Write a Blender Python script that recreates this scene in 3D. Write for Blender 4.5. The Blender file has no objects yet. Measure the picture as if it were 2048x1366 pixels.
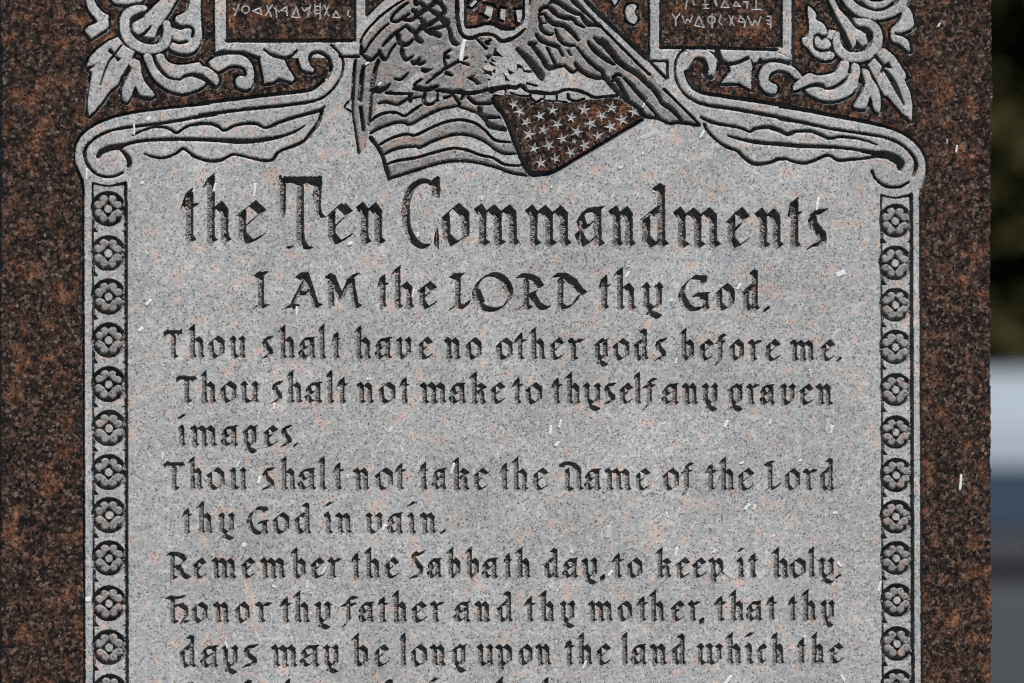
import bpy, math, random
import numpy as np
from mathutils import Vector, Matrix

random.seed(7)
rng = np.random.default_rng(11)
sc = bpy.context.scene
COL = sc.collection

# ------------------------------------------------------------------ camera
DIST, YAW, ZC, FMM, MM = 5.0, math.radians(13.0), 1.25, 175.8, 0.0005
cam_d = bpy.data.cameras.new('camera')
cam = bpy.data.objects.new('camera', cam_d)
COL.objects.link(cam)
cam.location = (-DIST * math.sin(YAW), -DIST * math.cos(YAW), ZC)
cam.rotation_euler = (math.radians(90), 0, -YAW)
cam_d.lens, cam_d.sensor_width = FMM, 36.0
cam_d.clip_start, cam_d.clip_end = 0.1, 500
cam_d.dof.use_dof = True
cam_d.dof.focus_distance = DIST
cam_d.dof.aperture_fstop = 3.9
sc.camera = cam

# ------------------------------------------------------------------ daylight
SUN = Vector((0.34, -1.0, 2.05)).normalized()
world = bpy.data.worlds.new('World')
sc.world = world
world.use_nodes = True
wn = world.node_tree
bg = wn.nodes['Background']
sky = wn.nodes.new('ShaderNodeTexSky')
sky.sky_type = 'NISHITA'
sky.sun_disc = False
sky.air_density, sky.dust_density, sky.ozone_density = 0.3, 0.2, 1.0
sky.sun_elevation = math.asin(SUN.z)
sky.sun_rotation = math.atan2(SUN.x, SUN.y)
wn.links.new(sky.outputs[0], bg.inputs[0])
bg.inputs[1].default_value = 0.05
sl = bpy.data.lights.new('sun', 'SUN')
sl.energy, sl.angle, sl.color = 5.0, math.radians(0.5), (1.0, 0.965, 0.92)
so = bpy.data.objects.new('sun', sl)
so.rotation_euler = (-SUN).to_track_quat('-Z', 'Y').to_euler()
so.location = (2, -3, 6)
COL.objects.link(so)
sc.view_settings.view_transform = 'Standard'
sc.view_settings.look = 'None'
sc.view_settings.exposure = 0.41
sc.view_settings.gamma = 1.0
sc.view_settings.use_curve_mapping = False
sc.cycles.use_denoising = False
sc.cycles.filter_width = 1.1

# ------------------------------------------------------------------ helpers
def plane(x, y):
    """drawing units of the slab's face (half a millimetre) to metres on the face"""
    x = np.asarray(x, dtype=np.float64); y = np.asarray(y, dtype=np.float64)
    u = (x - 1024) / 2048 * 36 / FMM
    v = -(y - 683) / 2048 * 36 / FMM
    t = DIST * math.cos(YAW) / (math.cos(YAW) - math.sin(YAW) * u)
    X = -DIST * math.sin(YAW) + t * (math.sin(YAW) + math.cos(YAW) * u)
    return X, ZC + t * v

def tag(o, label=None, cat=None, group=None, kind=None):
    if label: o['label'] = label
    if cat: o['category'] = cat
    if group: o['group'] = group
    if kind: o['kind'] = kind
    return o

def empty(name, loc):
    o = bpy.data.objects.new(name, None)
    o.empty_display_size = 0.1
    o.location = loc
    COL.objects.link(o)
    return o

def mesh_np(name, co, quads, mats, midx=None, parent=None, origin=None, smooth=False):
    co = np.asarray(co, dtype=np.float32)
    quads = np.asarray(quads, dtype=np.int32)
    if origin is None:
        origin = (co.min(0) + co.max(0)) / 2
    origin = np.asarray(origin, dtype=np.float32)
    me = bpy.data.meshes.new(name)
    n, k = quads.shape
    me.vertices.add(len(co)); me.vertices.foreach_set('co', (co - origin).ravel())
    me.loops.add(n * k); me.loops.foreach_set('vertex_index', quads.ravel())
    me.polygons.add(n); me.polygons.foreach_set('loop_start', np.arange(n, dtype=np.int32) * k)
    if midx is not None:
        me.polygons.foreach_set('material_index', np.asarray(midx, dtype=np.int32))
    me.polygons.foreach_set('use_smooth', np.full(n, smooth, dtype=bool))
    for m in mats: me.materials.append(m)
    me.update(calc_edges=True)
    o = bpy.data.objects.new(name, me)
    COL.objects.link(o)
    o.location = origin.tolist()
    if parent is not None:
        o.parent = parent
        o.location = (Vector(origin.tolist()) - parent_world(parent))
    return o

def parent_world(p):
    v = Vector((0, 0, 0))
    while p is not None:
        v += p.location; p = p.parent
    return v

class NT:
    def __init__(s, name):
        s.m = bpy.data.materials.new(name); s.m.use_nodes = True
        s.t = s.m.node_tree; s.b = s.t.nodes['Principled BSDF']
    def n(s, typ, **kw):
        nd = s.t.nodes.new(typ)
        for k, v in kw.items():
            if k.startswith('i_'): nd.inputs[k[2:].replace('_', ' ')].default_value = v
            else: setattr(nd, k, v)
        return nd
    def l(s, a, b): s.t.links.new(a, b)
    def ramp(s, fac, stops, interp='LINEAR'):
        r = s.n('ShaderNodeValToRGB'); cr = r.color_ramp; cr.interpolation = interp
        while len(cr.elements) < len(stops): cr.elements.new(0.5)
        for e, (p, c) in zip(cr.elements, stops):
            e.position = p; e.color = (c, c, c, 1) if not isinstance(c, tuple) else c + (1,)
        s.l(fac, r.inputs[0]); return r.outputs[0]
    def mix(s, fac, a, b, mode='MIX'):
        x = s.n('ShaderNodeMix', data_type='RGBA', blend_type=mode)
        for i, v in ((0, fac), (6, a), (7, b)):
            if hasattr(v, 'node'): s.l(v, x.inputs[i])
            else: x.inputs[i].default_value = v if i == 0 else (tuple(v) + (1,))
        return x.outputs[2]
    def noise(s, vec, scale, detail=2.0, rough=0.5, dist=0.0):
        x = s.n('ShaderNodeTexNoise', i_Scale=scale, i_Detail=detail, i_Roughness=rough, i_Distortion=dist)
        s.l(vec, x.inputs['Vector']); return x
    def vor(s, vec, scale):
        x = s.n('ShaderNodeTexVoronoi', i_Scale=scale); s.l(vec, x.inputs['Vector']); return x

def stone_coords(T):
    g = T.n('ShaderNodeNewGeometry')
    m = T.n('ShaderNodeVectorMath', operation='SCALE'); m.inputs['Scale'].default_value = 1000.0   # millimetres
    T.l(g.outputs['Position'], m.inputs[0])
    nz = T.noise(m.outputs[0], 0.55, 2)
    a = T.n('ShaderNodeVectorMath', operation='SUBTRACT'); T.l(nz.outputs['Color'], a.inputs[0]); a.inputs[1].default_value = (.5, .5, .5)
    b = T.n('ShaderNodeVectorMath', operation='SCALE'); b.inputs['Scale'].default_value = 2.6; T.l(a.outputs[0], b.inputs[0])
    c = T.n('ShaderNodeVectorMath', operation='ADD'); T.l(m.outputs[0], c.inputs[0]); T.l(b.outputs[0], c.inputs[1])
    return m.outputs[0], c.outputs[0]

def lerp3(c, k): return tuple(v * k for v in c)

def granite_frosted(name, k=1.0, warm=0.0, rough=0.75, spec=0.2, peach=.55):
    """sandblasted granite: pale grey grains, dark mica, salmon feldspar"""
    T = NT(name); p, pd = stone_coords(T)
    v = T.vor(pd, 0.46)
    r = T.n('ShaderNodeSeparateColor'); T.l(v.outputs['Color'], r.inputs[0])
    base = T.ramp(r.outputs[0], [(0.0, lerp3((.25, .255, .265), k)), (.25, lerp3((.335, .34, .35), k)), (.6, lerp3((.405, .405, .41), k)), (1.0, lerp3((.54, .535, .53), k))])
    n1 = T.noise(p, 0.11, 3, .55)
    c1 = T.mix(T.ramp(n1.outputs['Fac'], [(.42, 0.0), (.62, .75)]), base, lerp3((.30, .32, .35), k), 'MIX')
    n2 = T.noise(pd, 0.06, 4, .62)
    pe = T.ramp(n2.outputs['Color'], [(.53, 0.0), (.64, peach)])
    c2 = T.mix(pe, c1, lerp3((.60, .40, .325), k))
    n5 = T.noise(pd, 0.3, 2, .5)
    c2b = T.mix(T.ramp(n5.outputs['Fac'], [(.62, 0.0), (.70, .5)]), c2, lerp3((.60, .60, .58), k))
    v2 = T.vor(pd, 0.80)
    r2 = T.n('ShaderNodeSeparateColor'); T.l(v2.outputs['Color'], r2.inputs[0])
    dk = T.ramp(r2.outputs[1], [(.0, .85), (.07, .8), (.12, 0.3), (.2, 0.0)])
    c3 = T.mix(dk, c2b, lerp3((.075, .075, .08), k))
    n6 = T.noise(p, 0.011, 4, .6)
    c3 = T.mix(1.0, c3, T.ramp(n6.outputs['Fac'], [(.3, .80), (.7, 1.12)]), 'MULTIPLY')
    mp = T.n('ShaderNodeMapping'); mp.inputs['Rotation'].default_value = (0, math.radians(-62), 0); mp.inputs['Scale'].default_value = (.035, .1, .15); T.l(p, mp.inputs[0])
    n7 = T.noise(mp.outputs[0], 1.0, 3, .6)
    c3 = T.mix(T.ramp(n7.outputs['Fac'], [(.57, 0.0), (.70, .5)]), c3, lerp3((.52, .525, .53), k))
    if warm: c3 = T.mix(1.0, c3, (1.0, 1.0 - .10 * warm, 1.0 - .16 * warm), 'MULTIPLY')
    T.l(c3, T.b.inputs['Base Color'])
    T.b.inputs['Roughness'].default_value = rough
    T.b.inputs['Specular IOR Level'].default_value = spec
    bn = T.noise(p, 0.9, 3, .6)
    bp = T.n('ShaderNodeBump', i_Strength=0.5, i_Distance=0.0006); T.l(bn.outputs['Fac'], bp.inputs['Height'])
    T.l(bp.outputs[0], T.b.inputs['Normal'])
    return T.m

def granite_polished(name):
    """polished mahogany granite: near-black and brown grains with rusty feldspar"""
    T = NT(name); p, pd = stone_coords(T)
    v = T.vor(pd, 0.34)
    r = T.n('ShaderNodeSeparateColor'); T.l(v.outputs['Color'], r.inputs[0])
    base = T.ramp(r.outputs[0], [(0.0, (.006, .005, .0055)), (.25, (.017, .0115, .010)), (.55, (.050, .030, .0225)), (.82, (.090, .054, .040)), (1.0, (.155, .112, .094))])
    n2 = T.noise(pd, 0.048, 4, .66)
    pe = T.ramp(n2.outputs['Color'], [(.51, 0.0), (.635, .85)])
    rg = T.ramp(r.outputs[1], [(.15, .35), (.5, .9), (1.0, 1.5)])
    og = T.mix(1.0, rg, (.215, .093, .052), 'MULTIPLY')
    c2 = T.mix(pe, base, og)
    nb = T.noise(pd, 0.10, 4, .65)
    c2 = T.mix(1.0, c2, T.ramp(nb.outputs['Fac'], [(.36, .35), (.5, 1.0), (.66, 1.5)]), 'MULTIPLY')
    v2 = T.vor(pd, 0.7)
    r2 = T.n('ShaderNodeSeparateColor'); T.l(v2.outputs['Color'], r2.inputs[0])
    c3 = T.mix(T.ramp(r2.outputs[1], [(.12, .9), (.3, 0.0)]), c2, (.004, .0035, .004))
    c4 = T.mix(T.ramp(r2.outputs[2], [(.990, 0.0), (.997, .6)]), c3, (.34, .30, .28))
    T.l(c4, T.b.inputs['Base Color'])
    T.b.inputs['Roughness'].default_value = 0.42
    T.b.inputs['Specular IOR Level'].default_value = 0.2
    bn = T.noise(p, 0.6, 2, .6)
    bp = T.n('ShaderNodeBump', i_Strength=0.25, i_Distance=0.0005); T.l(bn.outputs['Fac'], bp.inputs['Height'])
    T.l(bp.outputs[0], T.b.inputs['Normal'])
    return T.m

M_GREY = granite_frosted('frosted_granite', 1.12)
M_BROWN = granite_polished('polished_granite')
M_WORN = granite_frosted('shaped_granite', 0.72, 0.5, peach=.7)
M_FROST = granite_frosted('scratched_granite', 1.05, 0.1)
M_CUT = granite_frosted('stained_shaded_cut_granite', 0.55, 0.35, spec=.08)  # stain plus painted shade: darker stone deepens the letters' shadows
M_GROOVE = granite_frosted('shade_darkened_groove', 0.52, 0.2, spec=.08)  # painted shade: the frosted stone darkened inside ornament grooves
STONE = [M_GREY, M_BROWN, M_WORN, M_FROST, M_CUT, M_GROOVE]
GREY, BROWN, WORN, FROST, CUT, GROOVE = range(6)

# ------------------------------------------------------------------ the carving, drawn on a half-millimetre grid
GX0, GX1, GY0, GY1 = 140, 1868, -40, 1500
W, H = GX1 - GX0 + 1, GY1 - GY0 + 1
F = np.full((H, W), 9.0, np.float32)         # distance to the nearest cut
DM = np.zeros((H, W), np.float32)            # depth of that cut
WD = np.full((H, W), 4.0, np.float32)        # how far its wall slopes
LAB = np.zeros((H, W), np.int16)             # which part of the monument
MAT = np.zeros((H, W), np.int8)              # stone finish
MARG = 9
FR = {'c1': (140, 0, 3.594), 'c2': (400, 0, 3.794), 'k3': (680, 0, 3.692), 'k4': (980, 0, 3.691), 'c5': (1280, 0, 3.794), 'c6': (1560, 0, 3.416),
      'e1': (700, 0, 6.83), 'e2': (860, 0, 6.829), 'e3': (1060, 0, 6.829), 'fl': (980, 160, 6.4), 'l1': (160, 0, 5.69), 'l2': (270, 60, 7.59), 'r1': (1580, 0, 5.254),
      't1': (340, 340, 4.452), 't2': (780, 340, 4.452), 't3': (1220, 340, 4.267), 's1': (480, 520, 3.657), 's2': (1000, 520, 3.657),
      'A': (310, 640, 2.926), 'B': (1000, 640, 2.926), 'C': (310, 900, 2.926), 'D': (1000, 900, 2.926), 'E': (310, 1096, 2.926), 'G': (1000, 1096, 2.926), 'px': (0, 0, 1.0)}

def fr(f, pts):
    x0, y0, s = FR[f]
    a = np.array(pts, dtype=np.float64)
    a[:, 0] = x0 + a[:, 0] / s; a[:, 1] = y0 + a[:, 1] / s
    if a.shape[1] > 2: a[:, 2] /= s
    return a

def spline(a, closed=False, n=4):
    k = len(a)
    if k < 3: return a
    out = []
    segs = k if closed else k - 1
    for i in range(segs):
        p0 = a[(i - 1) % k] if closed or i > 0 else a[0]
        p1, p2 = a[i], a[(i + 1) % k]
        p3 = a[(i + 2) % k] if closed or i + 2 < k else a[-1]
        for j in range(n):
            t = j / n
            out.append(0.5 * (2 * p1 + (p2 - p0) * t + (2 * p0 - 5 * p1 + 4 * p2 - p3) * t * t + (3 * p1 - p0 - 3 * p2 + p3) * t ** 3))
    if not closed: out.append(a[-1])
    return np.array(out)

def window(a, m=MARG):
    x0 = max(int(a[:, 0].min() - m), GX0); x1 = min(int(a[:, 0].max() + m) + 1, GX1)
    y0 = max(int(a[:, 1].min() - m), GY0); y1 = min(int(a[:, 1].max() + m) + 1, GY1)
    if x1 <= x0 or y1 <= y0: return None
    s = (slice(y0 - GY0, y1 - GY0 + 1), slice(x0 - GX0, x1 - GX0 + 1))
    Y, X = np.mgrid[y0:y1 + 1, x0:x1 + 1].astype(np.float32)
    return s, X, Y

def sdf_poly(X, Y, a):
    d = np.full(X.shape, 1e9, np.float32); sg = np.ones(X.shape, np.float32)
    n = len(a)
    for i in range(n):
        ax, ay = a[i][:2]; bx, by = a[i - 1][:2]
        ex, ey = bx - ax, by - ay
        wx, wy = X - ax, Y - ay
        t = np.clip((wx * ex + wy * ey) / (ex * ex + ey * ey + 1e-9), 0, 1)
        dx, dy = wx - ex * t, wy - ey * t
        np.minimum(d, dx * dx + dy * dy, out=d)
        c1 = Y >= ay; c2 = Y < by; c3 = ex * wy > ey * wx
        sg[(c1 & c2 & c3) | (~c1 & ~c2 & ~c3)] *= -1
    return sg * np.sqrt(d)

def sdf_chain(X, Y, a):
    d = np.full(X.shape, 1e9, np.float32)
    for i in range(len(a) - 1):
        ax, ay, ar = a[i]; bx, by, br = a[i + 1]
        ex, ey = bx - ax, by - ay
        t = np.clip(((X - ax) * ex + (Y - ay) * ey) / (ex * ex + ey * ey + 1e-9), 0, 1)
        np.minimum(d, np.hypot(X - ax - ex * t, Y - ay - ey * t) - (ar + (br - ar) * t), out=d)
    return d

def put(s, f, depth, wall, lab=None, only_lab=None):
    Fs = F[s]; m = f < Fs
    mm = m & (f < 1.5)
    DM[s][mm] = depth; WD[s][mm] = wall
    Fs[m] = f[m]
    if lab is not None: LAB[s][f < 0.7] = lab

def cut(f, pts, depth=6.0, wall=3.2, grow=0.0, smooth=True, lab=None):
    """a groove: x, y, half-width"""
    a = fr(f, pts); a[:, 2] += grow
    if smooth: a = spline(a); a[:, 2] = np.maximum(a[:, 2], 0.3)
    w = window(a)
    if w: put(w[0], sdf_chain(w[1], w[2], a), depth, wall, lab)

def pit(f, pts, depth=6.0, wall=3.2, smooth=False, lab=None):
    a = fr(f, pts)
    if smooth: a = spline(a, True, 3)
    w = window(a)
    if w: put(w[0], sdf_poly(w[1], w[2], a), depth, wall, lab)

def area(f, pts, mat=None, lab=None, smooth=False):
    a = fr(f, pts)
    if smooth: a = spline(a, True, 3)
    w = window(a, 2)
    if not w: return
    m = sdf_poly(w[1], w[2], a) < 0
    if mat is not None: MAT[w[0]][m] = mat
    if lab is not None: LAB[w[0]][m] = lab

PARTS = []       # (name, label, parent index or None)
def part(name, label=None, parent=None):
    PARTS.append((name, label, parent)); return len(PARTS) - 1
P_SLAB = part('stone_slab')
P_PANEL = part('text_panel', 'flat frosted grey panel carrying the text')
LAB[:] = P_PANEL
# ---------- polished brown ground outside the panel
P_TABL = part('stone_tablet', 'left small tablet with a row of old letters on brown')
P_TABR = part('stone_tablet', 'right small tablet with two rows of old letters on brown')
P_SPRL = part('leaf_spray', 'leaf spray carved left of the eagle')
P_SPRR = part('leaf_spray', 'leaf spray carved right of the eagle')
P_SCL = part('scroll', 'rolled scroll band left of the flag')
P_SCR = part('scroll', 'rolled scroll band right of the flag')
P_BORL = part('border_strip', 'left strip of flowers')
P_BORR = part('border_strip', 'right strip of flowers')
P_EAGLE = part('eagle', 'eagle with spread wings')
P_FLAG = part('flag', 'waving flag under the eagle')

left_edge = [(168.5, 1520), (166, 1000), (165, 500), (164, 400), (168, 373), (157, 348), (148.5, 325), (150, 292), (159.5, 270), (179, 250), (209.5, 239), (251, 227), (296, 217), (362, 210), (400, 207), (505, 194), (611, 181), (640, 170), (658, 148)]
area('px', [(100, -80), (430, -80), (430, 108), (455, 104), (510, 112), (540, 104), (600, 95), (640, 100), (664, 137), (658, 148)] + left_edge[::-1] + [(100, 1520)], BROWN, P_SLAB)
right_edge = [(1843.5, 1520), (1841, 900), (1839.5, 386), (1846, 369), (1853, 345), (1853, 319), (1841, 296), (1823, 278), (1794, 260), (1765, 252), (1724, 241), (1677, 233), (1618, 221), (1543, 207), (1490, 199), (1438, 191), (1406, 185), (1385, 173), (1375, 158), (1371, 142)]
area('px', [(1900, -80), (1584, -80), (1584, 118), (1560, 108), (1500, 118), (1440, 110), (1420, 100), (1390, 112), (1371, 142)] + right_edge[::-1] + [(1900, 1520)], BROWN, P_SLAB)
# tablets: frame grey, field brown
area('px', [(430, -80), (720, -80), (720, 116), (598, 116), (430, 104)], GREY, P_TABL)
area('px', [(455, -80), (709, -80), (709, 80), (455, 80)], BROWN, P_TABL)
area('px', [(1298, -80), (1584, -80), (1584, 112), (1400, 100), (1350, 122), (1298, 122)], GREY, P_TABR)
area('px', [(1321.5, -80), (1562, -80), (1562, 94), (1321.5, 94)], BROWN, P_TABR)
# brown triangles between tablets and wings
area('k3', [(195, -120), (430, -120), (195, 108)], BROWN, P_SLAB)
area('k4', [(620, -120), (1172, -120), (1172, 428)], BROWN, P_SLAB)

# ---------- leaf sprays: grey shapes standing in a cut outline
def spray(region, shapes, lab, r=5.6, sh=2.6):
    a = np.array(region, dtype=np.float64)
    w = window(a, 0); s, X, Y = w
    FS = np.full(X.shape, 1e9, np.float32)
    for kind, f, pts in shapes:
        q = fr(f, pts)
        if kind == 'c': q = spline(q); FS = np.minimum(FS, sdf_chain(X, Y, q))
        else:
            q = spline(q, True, 3) if kind == 's' else q
            FS = np.minimum(FS, sdf_poly(X, Y, q))
    k = int(sh); low = FS.copy(); low[k:] = FS[:-k]
    inreg = (MAT[s] == BROWN) | (FS < 0)
    g = np.maximum(-FS, low - r)
    g = np.where(inreg, g, 9.0).astype(np.float32)
    put(s, g, 12.0, 2.3)
    MAT[s][FS < 0] = GREY
    LAB[s][(FS < 0) | (g < 0.5)] = lab

spray([(140, -40), (700, 260)], [
    ('p', 'l1', [(55, -240), (70, 20), (100, 110), (200, 240), (185, 265), (100, 295), (55, 350), (125, 440), (300, 330), (325, 300), (325, 170), (270, 150), (200, 80), (160, 0), (150, -240)]),
    ('s', 'l1', [(330, -200), (370, 10), (470, 45), (560, 45), (650, 25), (720, 0), (780, -200)]),
    ('c', 'l1', [(730, 95, 34), (640, 105, 46), (550, 150, 52), (510, 230, 55), (515, 350, 58), (560, 450, 58), (650, 520, 56), (750, 555, 54), (850, 555, 52), (940, 520, 52), (985, 450, 52), (1000, 350, 48), (985, 270, 42)]),
    ('p', 'l1', [(900, 0), (1000, -120), (1180, -120), (1100, 0), (1030, 130), (960, 220), (890, 320), (850, 430), (770, 430), (720, 410), (670, 400), (600, 340), (580, 280), (720, 190), (800, 120)]),
    ('s', 'c1', [(890, -130), (935, -130), (940, 150), (952, 250), (925, 335), (870, 380), (790, 382), (715, 345), (738, 300), (735, 200), (790, 215), (830, 190), (765, 160), (762, 120), (810, 95), (850, 55)]),
    ('p', 'l1', [(430, 420), (490, 495), (510, 520), (630, 590), (540, 760), (470, 870), (430, 960), (330, 1040), (260, 1150), (180, 1240), (105, 1320), (85, 1200), (100, 1050), (140, 820), (75, 770), (110, 660), (200, 560), (320, 470)]),
    ('s', 'l1', [(600, 670), (680, 700), (695, 800), (730, 920), (840, 1060), (830, 1100), (760, 1110), (680, 1080), (630, 980), (590, 1080), (540, 1155), (490, 1130), (480, 1020), (540, 880), (580, 790), (560, 720)]),
    ('s', 'l2', [(130, 380), (240, 370), (290, 500), (380, 640), (480, 720), (600, 760), (720, 740), (850, 710), (960, 740), (1070, 800), (1000, 870), (880, 920), (740, 955), (600, 940), (460, 880), (330, 780), (230, 640), (170, 500)]),
    ('s', 'l2', [(310, 390), (420, 360), (470, 450), (560, 510), (720, 530), (900, 500), (980, 490), (1020, 545), (1110, 570), (1220, 650), (1270, 720), (1270, 800), (1220, 850), (1100, 750), (980, 670), (860, 650), (750, 680), (690, 730), (600, 740), (480, 660), (380, 540)]),
    ('s', 'c2', [(65, 480), (120, 435), (230, 415), (330, 425), (390, 480), (410, 560), (400, 640), (350, 680), (290, 660), (270, 610), (300, 575), (350, 580), (345, 520), (290, 495), (220, 500), (135, 540)]),
    ('p', 'c2', [(455, 435), (490, 380), (570, 420), (640, 455), (660, 500), (720, 600), (700, 620), (600, 590), (560, 620), (490, 630), (475, 540)]),
    ('s', 'c2', [(110, 385), (200, 330), (300, 325), (420, 315), (500, 328), (640, 335), (740, 332), (745, 370), (700, 420), (640, 430), (560, 400), (490, 375), (460, 420), (420, 425), (380, 395), (250, 385), (150, 395)]),
    ('c', 'c2', [(850, 530, 16), (800, 500, 32), (785, 430, 34), (820, 370, 35), (890, 355, 36), (970, 385, 42), (1030, 440, 42), (1045, 520, 42), (1020, 600, 40), (960, 680, 42), (850, 735, 40)]),
], P_SPRL)
D1 = dict(depth=13, wall=1.9, grow=0.5)
for pts in ([(730, 185, 6), (650, 215, 18), (590, 260, 14), (580, 320, 14), (600, 370, 18), (670, 410, 16), (740, 375, 16), (810, 295, 5)], [(720, 455, 18), (780, 465, 22), (825, 465, 14)],
            [(475, 510, 6), (410, 600, 10), (380, 640, 14), (330, 700, 8), (270, 850, 7), (230, 970, 4)], [(790, 90, 8), (880, 20, 10), (930, -30, 10)]):
    cut('l1', pts, **D1)
for pts in ([(895, 320), (930, 310), (945, 420), (870, 415)], [(345, 540), (400, 600), (365, 625), (315, 590)], [(400, 630), (475, 665), (430, 705), (395, 650)], [(60, 760), (180, 735), (95, 810)], [(630, 980), (670, 1080), (840, 1110), (910, 1115), (790, 1140), (600, 1110)]):
    pit('l1', pts, 13, 1.9)
cut('c1', [(735, 185, 10), (790, 205, 8), (850, 190, 12), (885, 215, 10), (880, 265, 10)], **D1)
cut('c1', [(740, 295, 8), (790, 308, 9), (840, 298, 9)], **D1)
cut('l2', [(285, 400, 22), (330, 520, 22), (400, 620, 24), (500, 710, 22), (620, 750, 14), (700, 745, 14), (760, 695, 18), (880, 670, 22), (1000, 700, 28), (1100, 770, 32), (1180, 830, 25), (1225, 870, 14)], **D1)
cut('c2', [(100, 415, 8), (170, 395, 14), (270, 398, 12), (360, 410, 14), (430, 440, 14)], **D1)
cut('c2', [(490, 380, 8), (560, 420, 14), (640, 440, 12), (700, 420, 10), (735, 385, 8)], **D1)
cut('c2', [(840, 480, 10), (835, 430, 12), (870, 400, 12), (930, 405, 14), (980, 450, 14), (995, 520, 12), (970, 590, 8)], **D1)

spray([(1340, -40), (1868, 262)], [
    ('s', 'r1', [(1200, 60), (1270, 110), (1300, 210), (1290, 290), (1180, 340), (1130, 350), (1240, 420), (1260, 500), (1255, 540), (1150, 460), (1070, 420), (1065, 300), (1130, 250), (1170, 180)]),
    ('c', 'r1', [(540, -120, 45), (620, 20, 45), (720, 110, 48), (850, 150, 50), (980, 150, 50), (1100, 110, 48), (1180, 40, 45), (1220, -120, 45)]),
    ('c', 'r1', [(690, -120, 35), (740, -30, 38), (810, 40, 42), (900, 62, 44), (1000, 45, 42), (1070, -20, 40), (1100, -120, 40)]),
    ('c', 'r1', [(500, 360, 26), (490, 430, 40), (520, 520, 48), (600, 590, 50), (710, 600, 52), (820, 575, 52), (900, 500, 52), (925, 400, 52), (900, 310, 52), (830, 250, 48), (740, 235, 42), (680, 215, 26)]),
    ('p', 'r1', [(330, -200), (400, -200), (460, -20), (520, 100), (620, 200), (700, 290), (800, 360), (810, 450), (770, 490), (700, 420), (690, 480), (650, 520), (600, 420), (540, 290), (460, 150), (400, -20)]),
    ('s', 'r1', [(185, 70), (240, 100), (280, 160), (275, 205), (340, 240), (385, 300), (385, 370), (300, 350), (250, 380), (240, 450), (260, 520), (330, 550), (420, 540), (470, 570), (440, 620), (330, 625), (240, 570), (190, 500), (140, 460), (130, 400), (190, 370), (200, 250)]),
    ('s', 'r1', [(260, 400), (300, 385), (340, 430), (375, 395), (430, 450), (420, 500), (340, 515), (270, 480)]),
    ('p', 'r1', [(410, 310), (490, 320), (440, 420), (385, 400)]),
    ('p', 'r1', [(950, 520), (1000, 510), (1100, 590), (1220, 780), (1225, 820), (1200, 830), (1260, 960), (1285, 1100), (1280, 1270), (1180, 1190), (1030, 1010), (990, 1000), (900, 830), (820, 680), (890, 610)]),
    ('s', 'r1', [(760, 720), (830, 745), (860, 820), (930, 930), (955, 1060), (940, 1180), (880, 1140), (850, 1010), (800, 1130), (730, 1140), (670, 1110), (750, 980), (790, 880), (770, 800)]),
    ('s', 'r1', [(540, 640), (620, 660), (610, 770), (570, 830), (480, 900), (380, 915), (340, 885), (250, 880), (130, 920), (40, 945), (50, 880), (190, 770), (280, 790), (400, 780), (490, 740)]),
    ('s', 'r1', [(650, 670), (730, 690), (730, 820), (680, 950), (560, 1030), (420, 1060), (280, 1030), (160, 945), (290, 915), (400, 940), (500, 920), (600, 840)]),
    ('s', 'c5', [(1230, 585), (1190, 600), (1130, 550), (1060, 530), (1000, 550), (975, 600), (1000, 630), (1040, 650), (1030, 710), (960, 700), (910, 640), (905, 560), (940, 500), (1010, 470), (1100, 475), (1180, 520)]),
    ('p', 'c5', [(830, 430), (855, 510), (840, 600), (845, 680), (750, 625), (620, 630), (690, 540), (680, 495)]),
    ('s', 'c5', [(590, 375), (680, 378), (800, 383), (860, 387), (910, 430), (870, 480), (830, 440), (740, 470), (650, 460), (600, 410)]),
    ('s', 'c5', [(920, 420), (1000, 392), (1080, 407), (1150, 455), (1040, 460), (930, 450)]),
    ('c', 'c5', [(540, 560, 22), (550, 500, 32), (530, 440, 36), (470, 402, 34), (400, 402, 36), (340, 450, 38), (305, 530, 40), (320, 610, 40), (370, 680, 40), (450, 745, 36)]),
], P_SPRR)
for pts in ([(1115, 350, 12), (1180, 365, 18), (1240, 340, 10)], [(740, 20, 14), (820, 80, 14), (920, 105, 14), (1020, 80, 13), (1080, 30, 10)],
            [(420, 60, 14), (480, 200, 20), (550, 330, 28), (590, 420, 28), (640, 500, 14)], [(600, 150, 16), (650, 210, 16), (700, 280, 14), (790, 310, 28), (840, 350, 30), (850, 410, 22)],
            [(900, 590, 16), (950, 650, 16), (985, 700, 16), (960, 760, 10)], [(1000, 740, 14), (1060, 820, 26), (1130, 950, 24), (1200, 1100, 6)],
            [(130, 935, 12), (250, 890, 14), (340, 895, 18), (380, 930, 14), (470, 915, 14), (560, 850, 10)], [(745, 800, 10), (745, 860, 26)], [(640, 670, 10), (625, 760, 14)]):
    cut('r1', pts, **D1)
for pts in ([(710, 425), (770, 525), (690, 520)], [(1000, 670), (1045, 650), (1080, 725), (990, 705)], [(1220, 780), (1290, 825), (1215, 835)]):
    pit('r1', pts, 13, 1.9)
for pts in ([(470, 545, 14), (500, 580, 10), (545, 575, 6)], [(430, 445, 10), (480, 460, 18), (500, 510, 16), (480, 560, 14)], [(590, 390, 20), (600, 430, 22), (650, 485, 14), (740, 475, 14), (820, 440, 12)], [(870, 490, 12), (960, 465, 12), (1060, 460, 14), (1160, 490, 16)]):
    cut('c5', pts, **D1)

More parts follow.
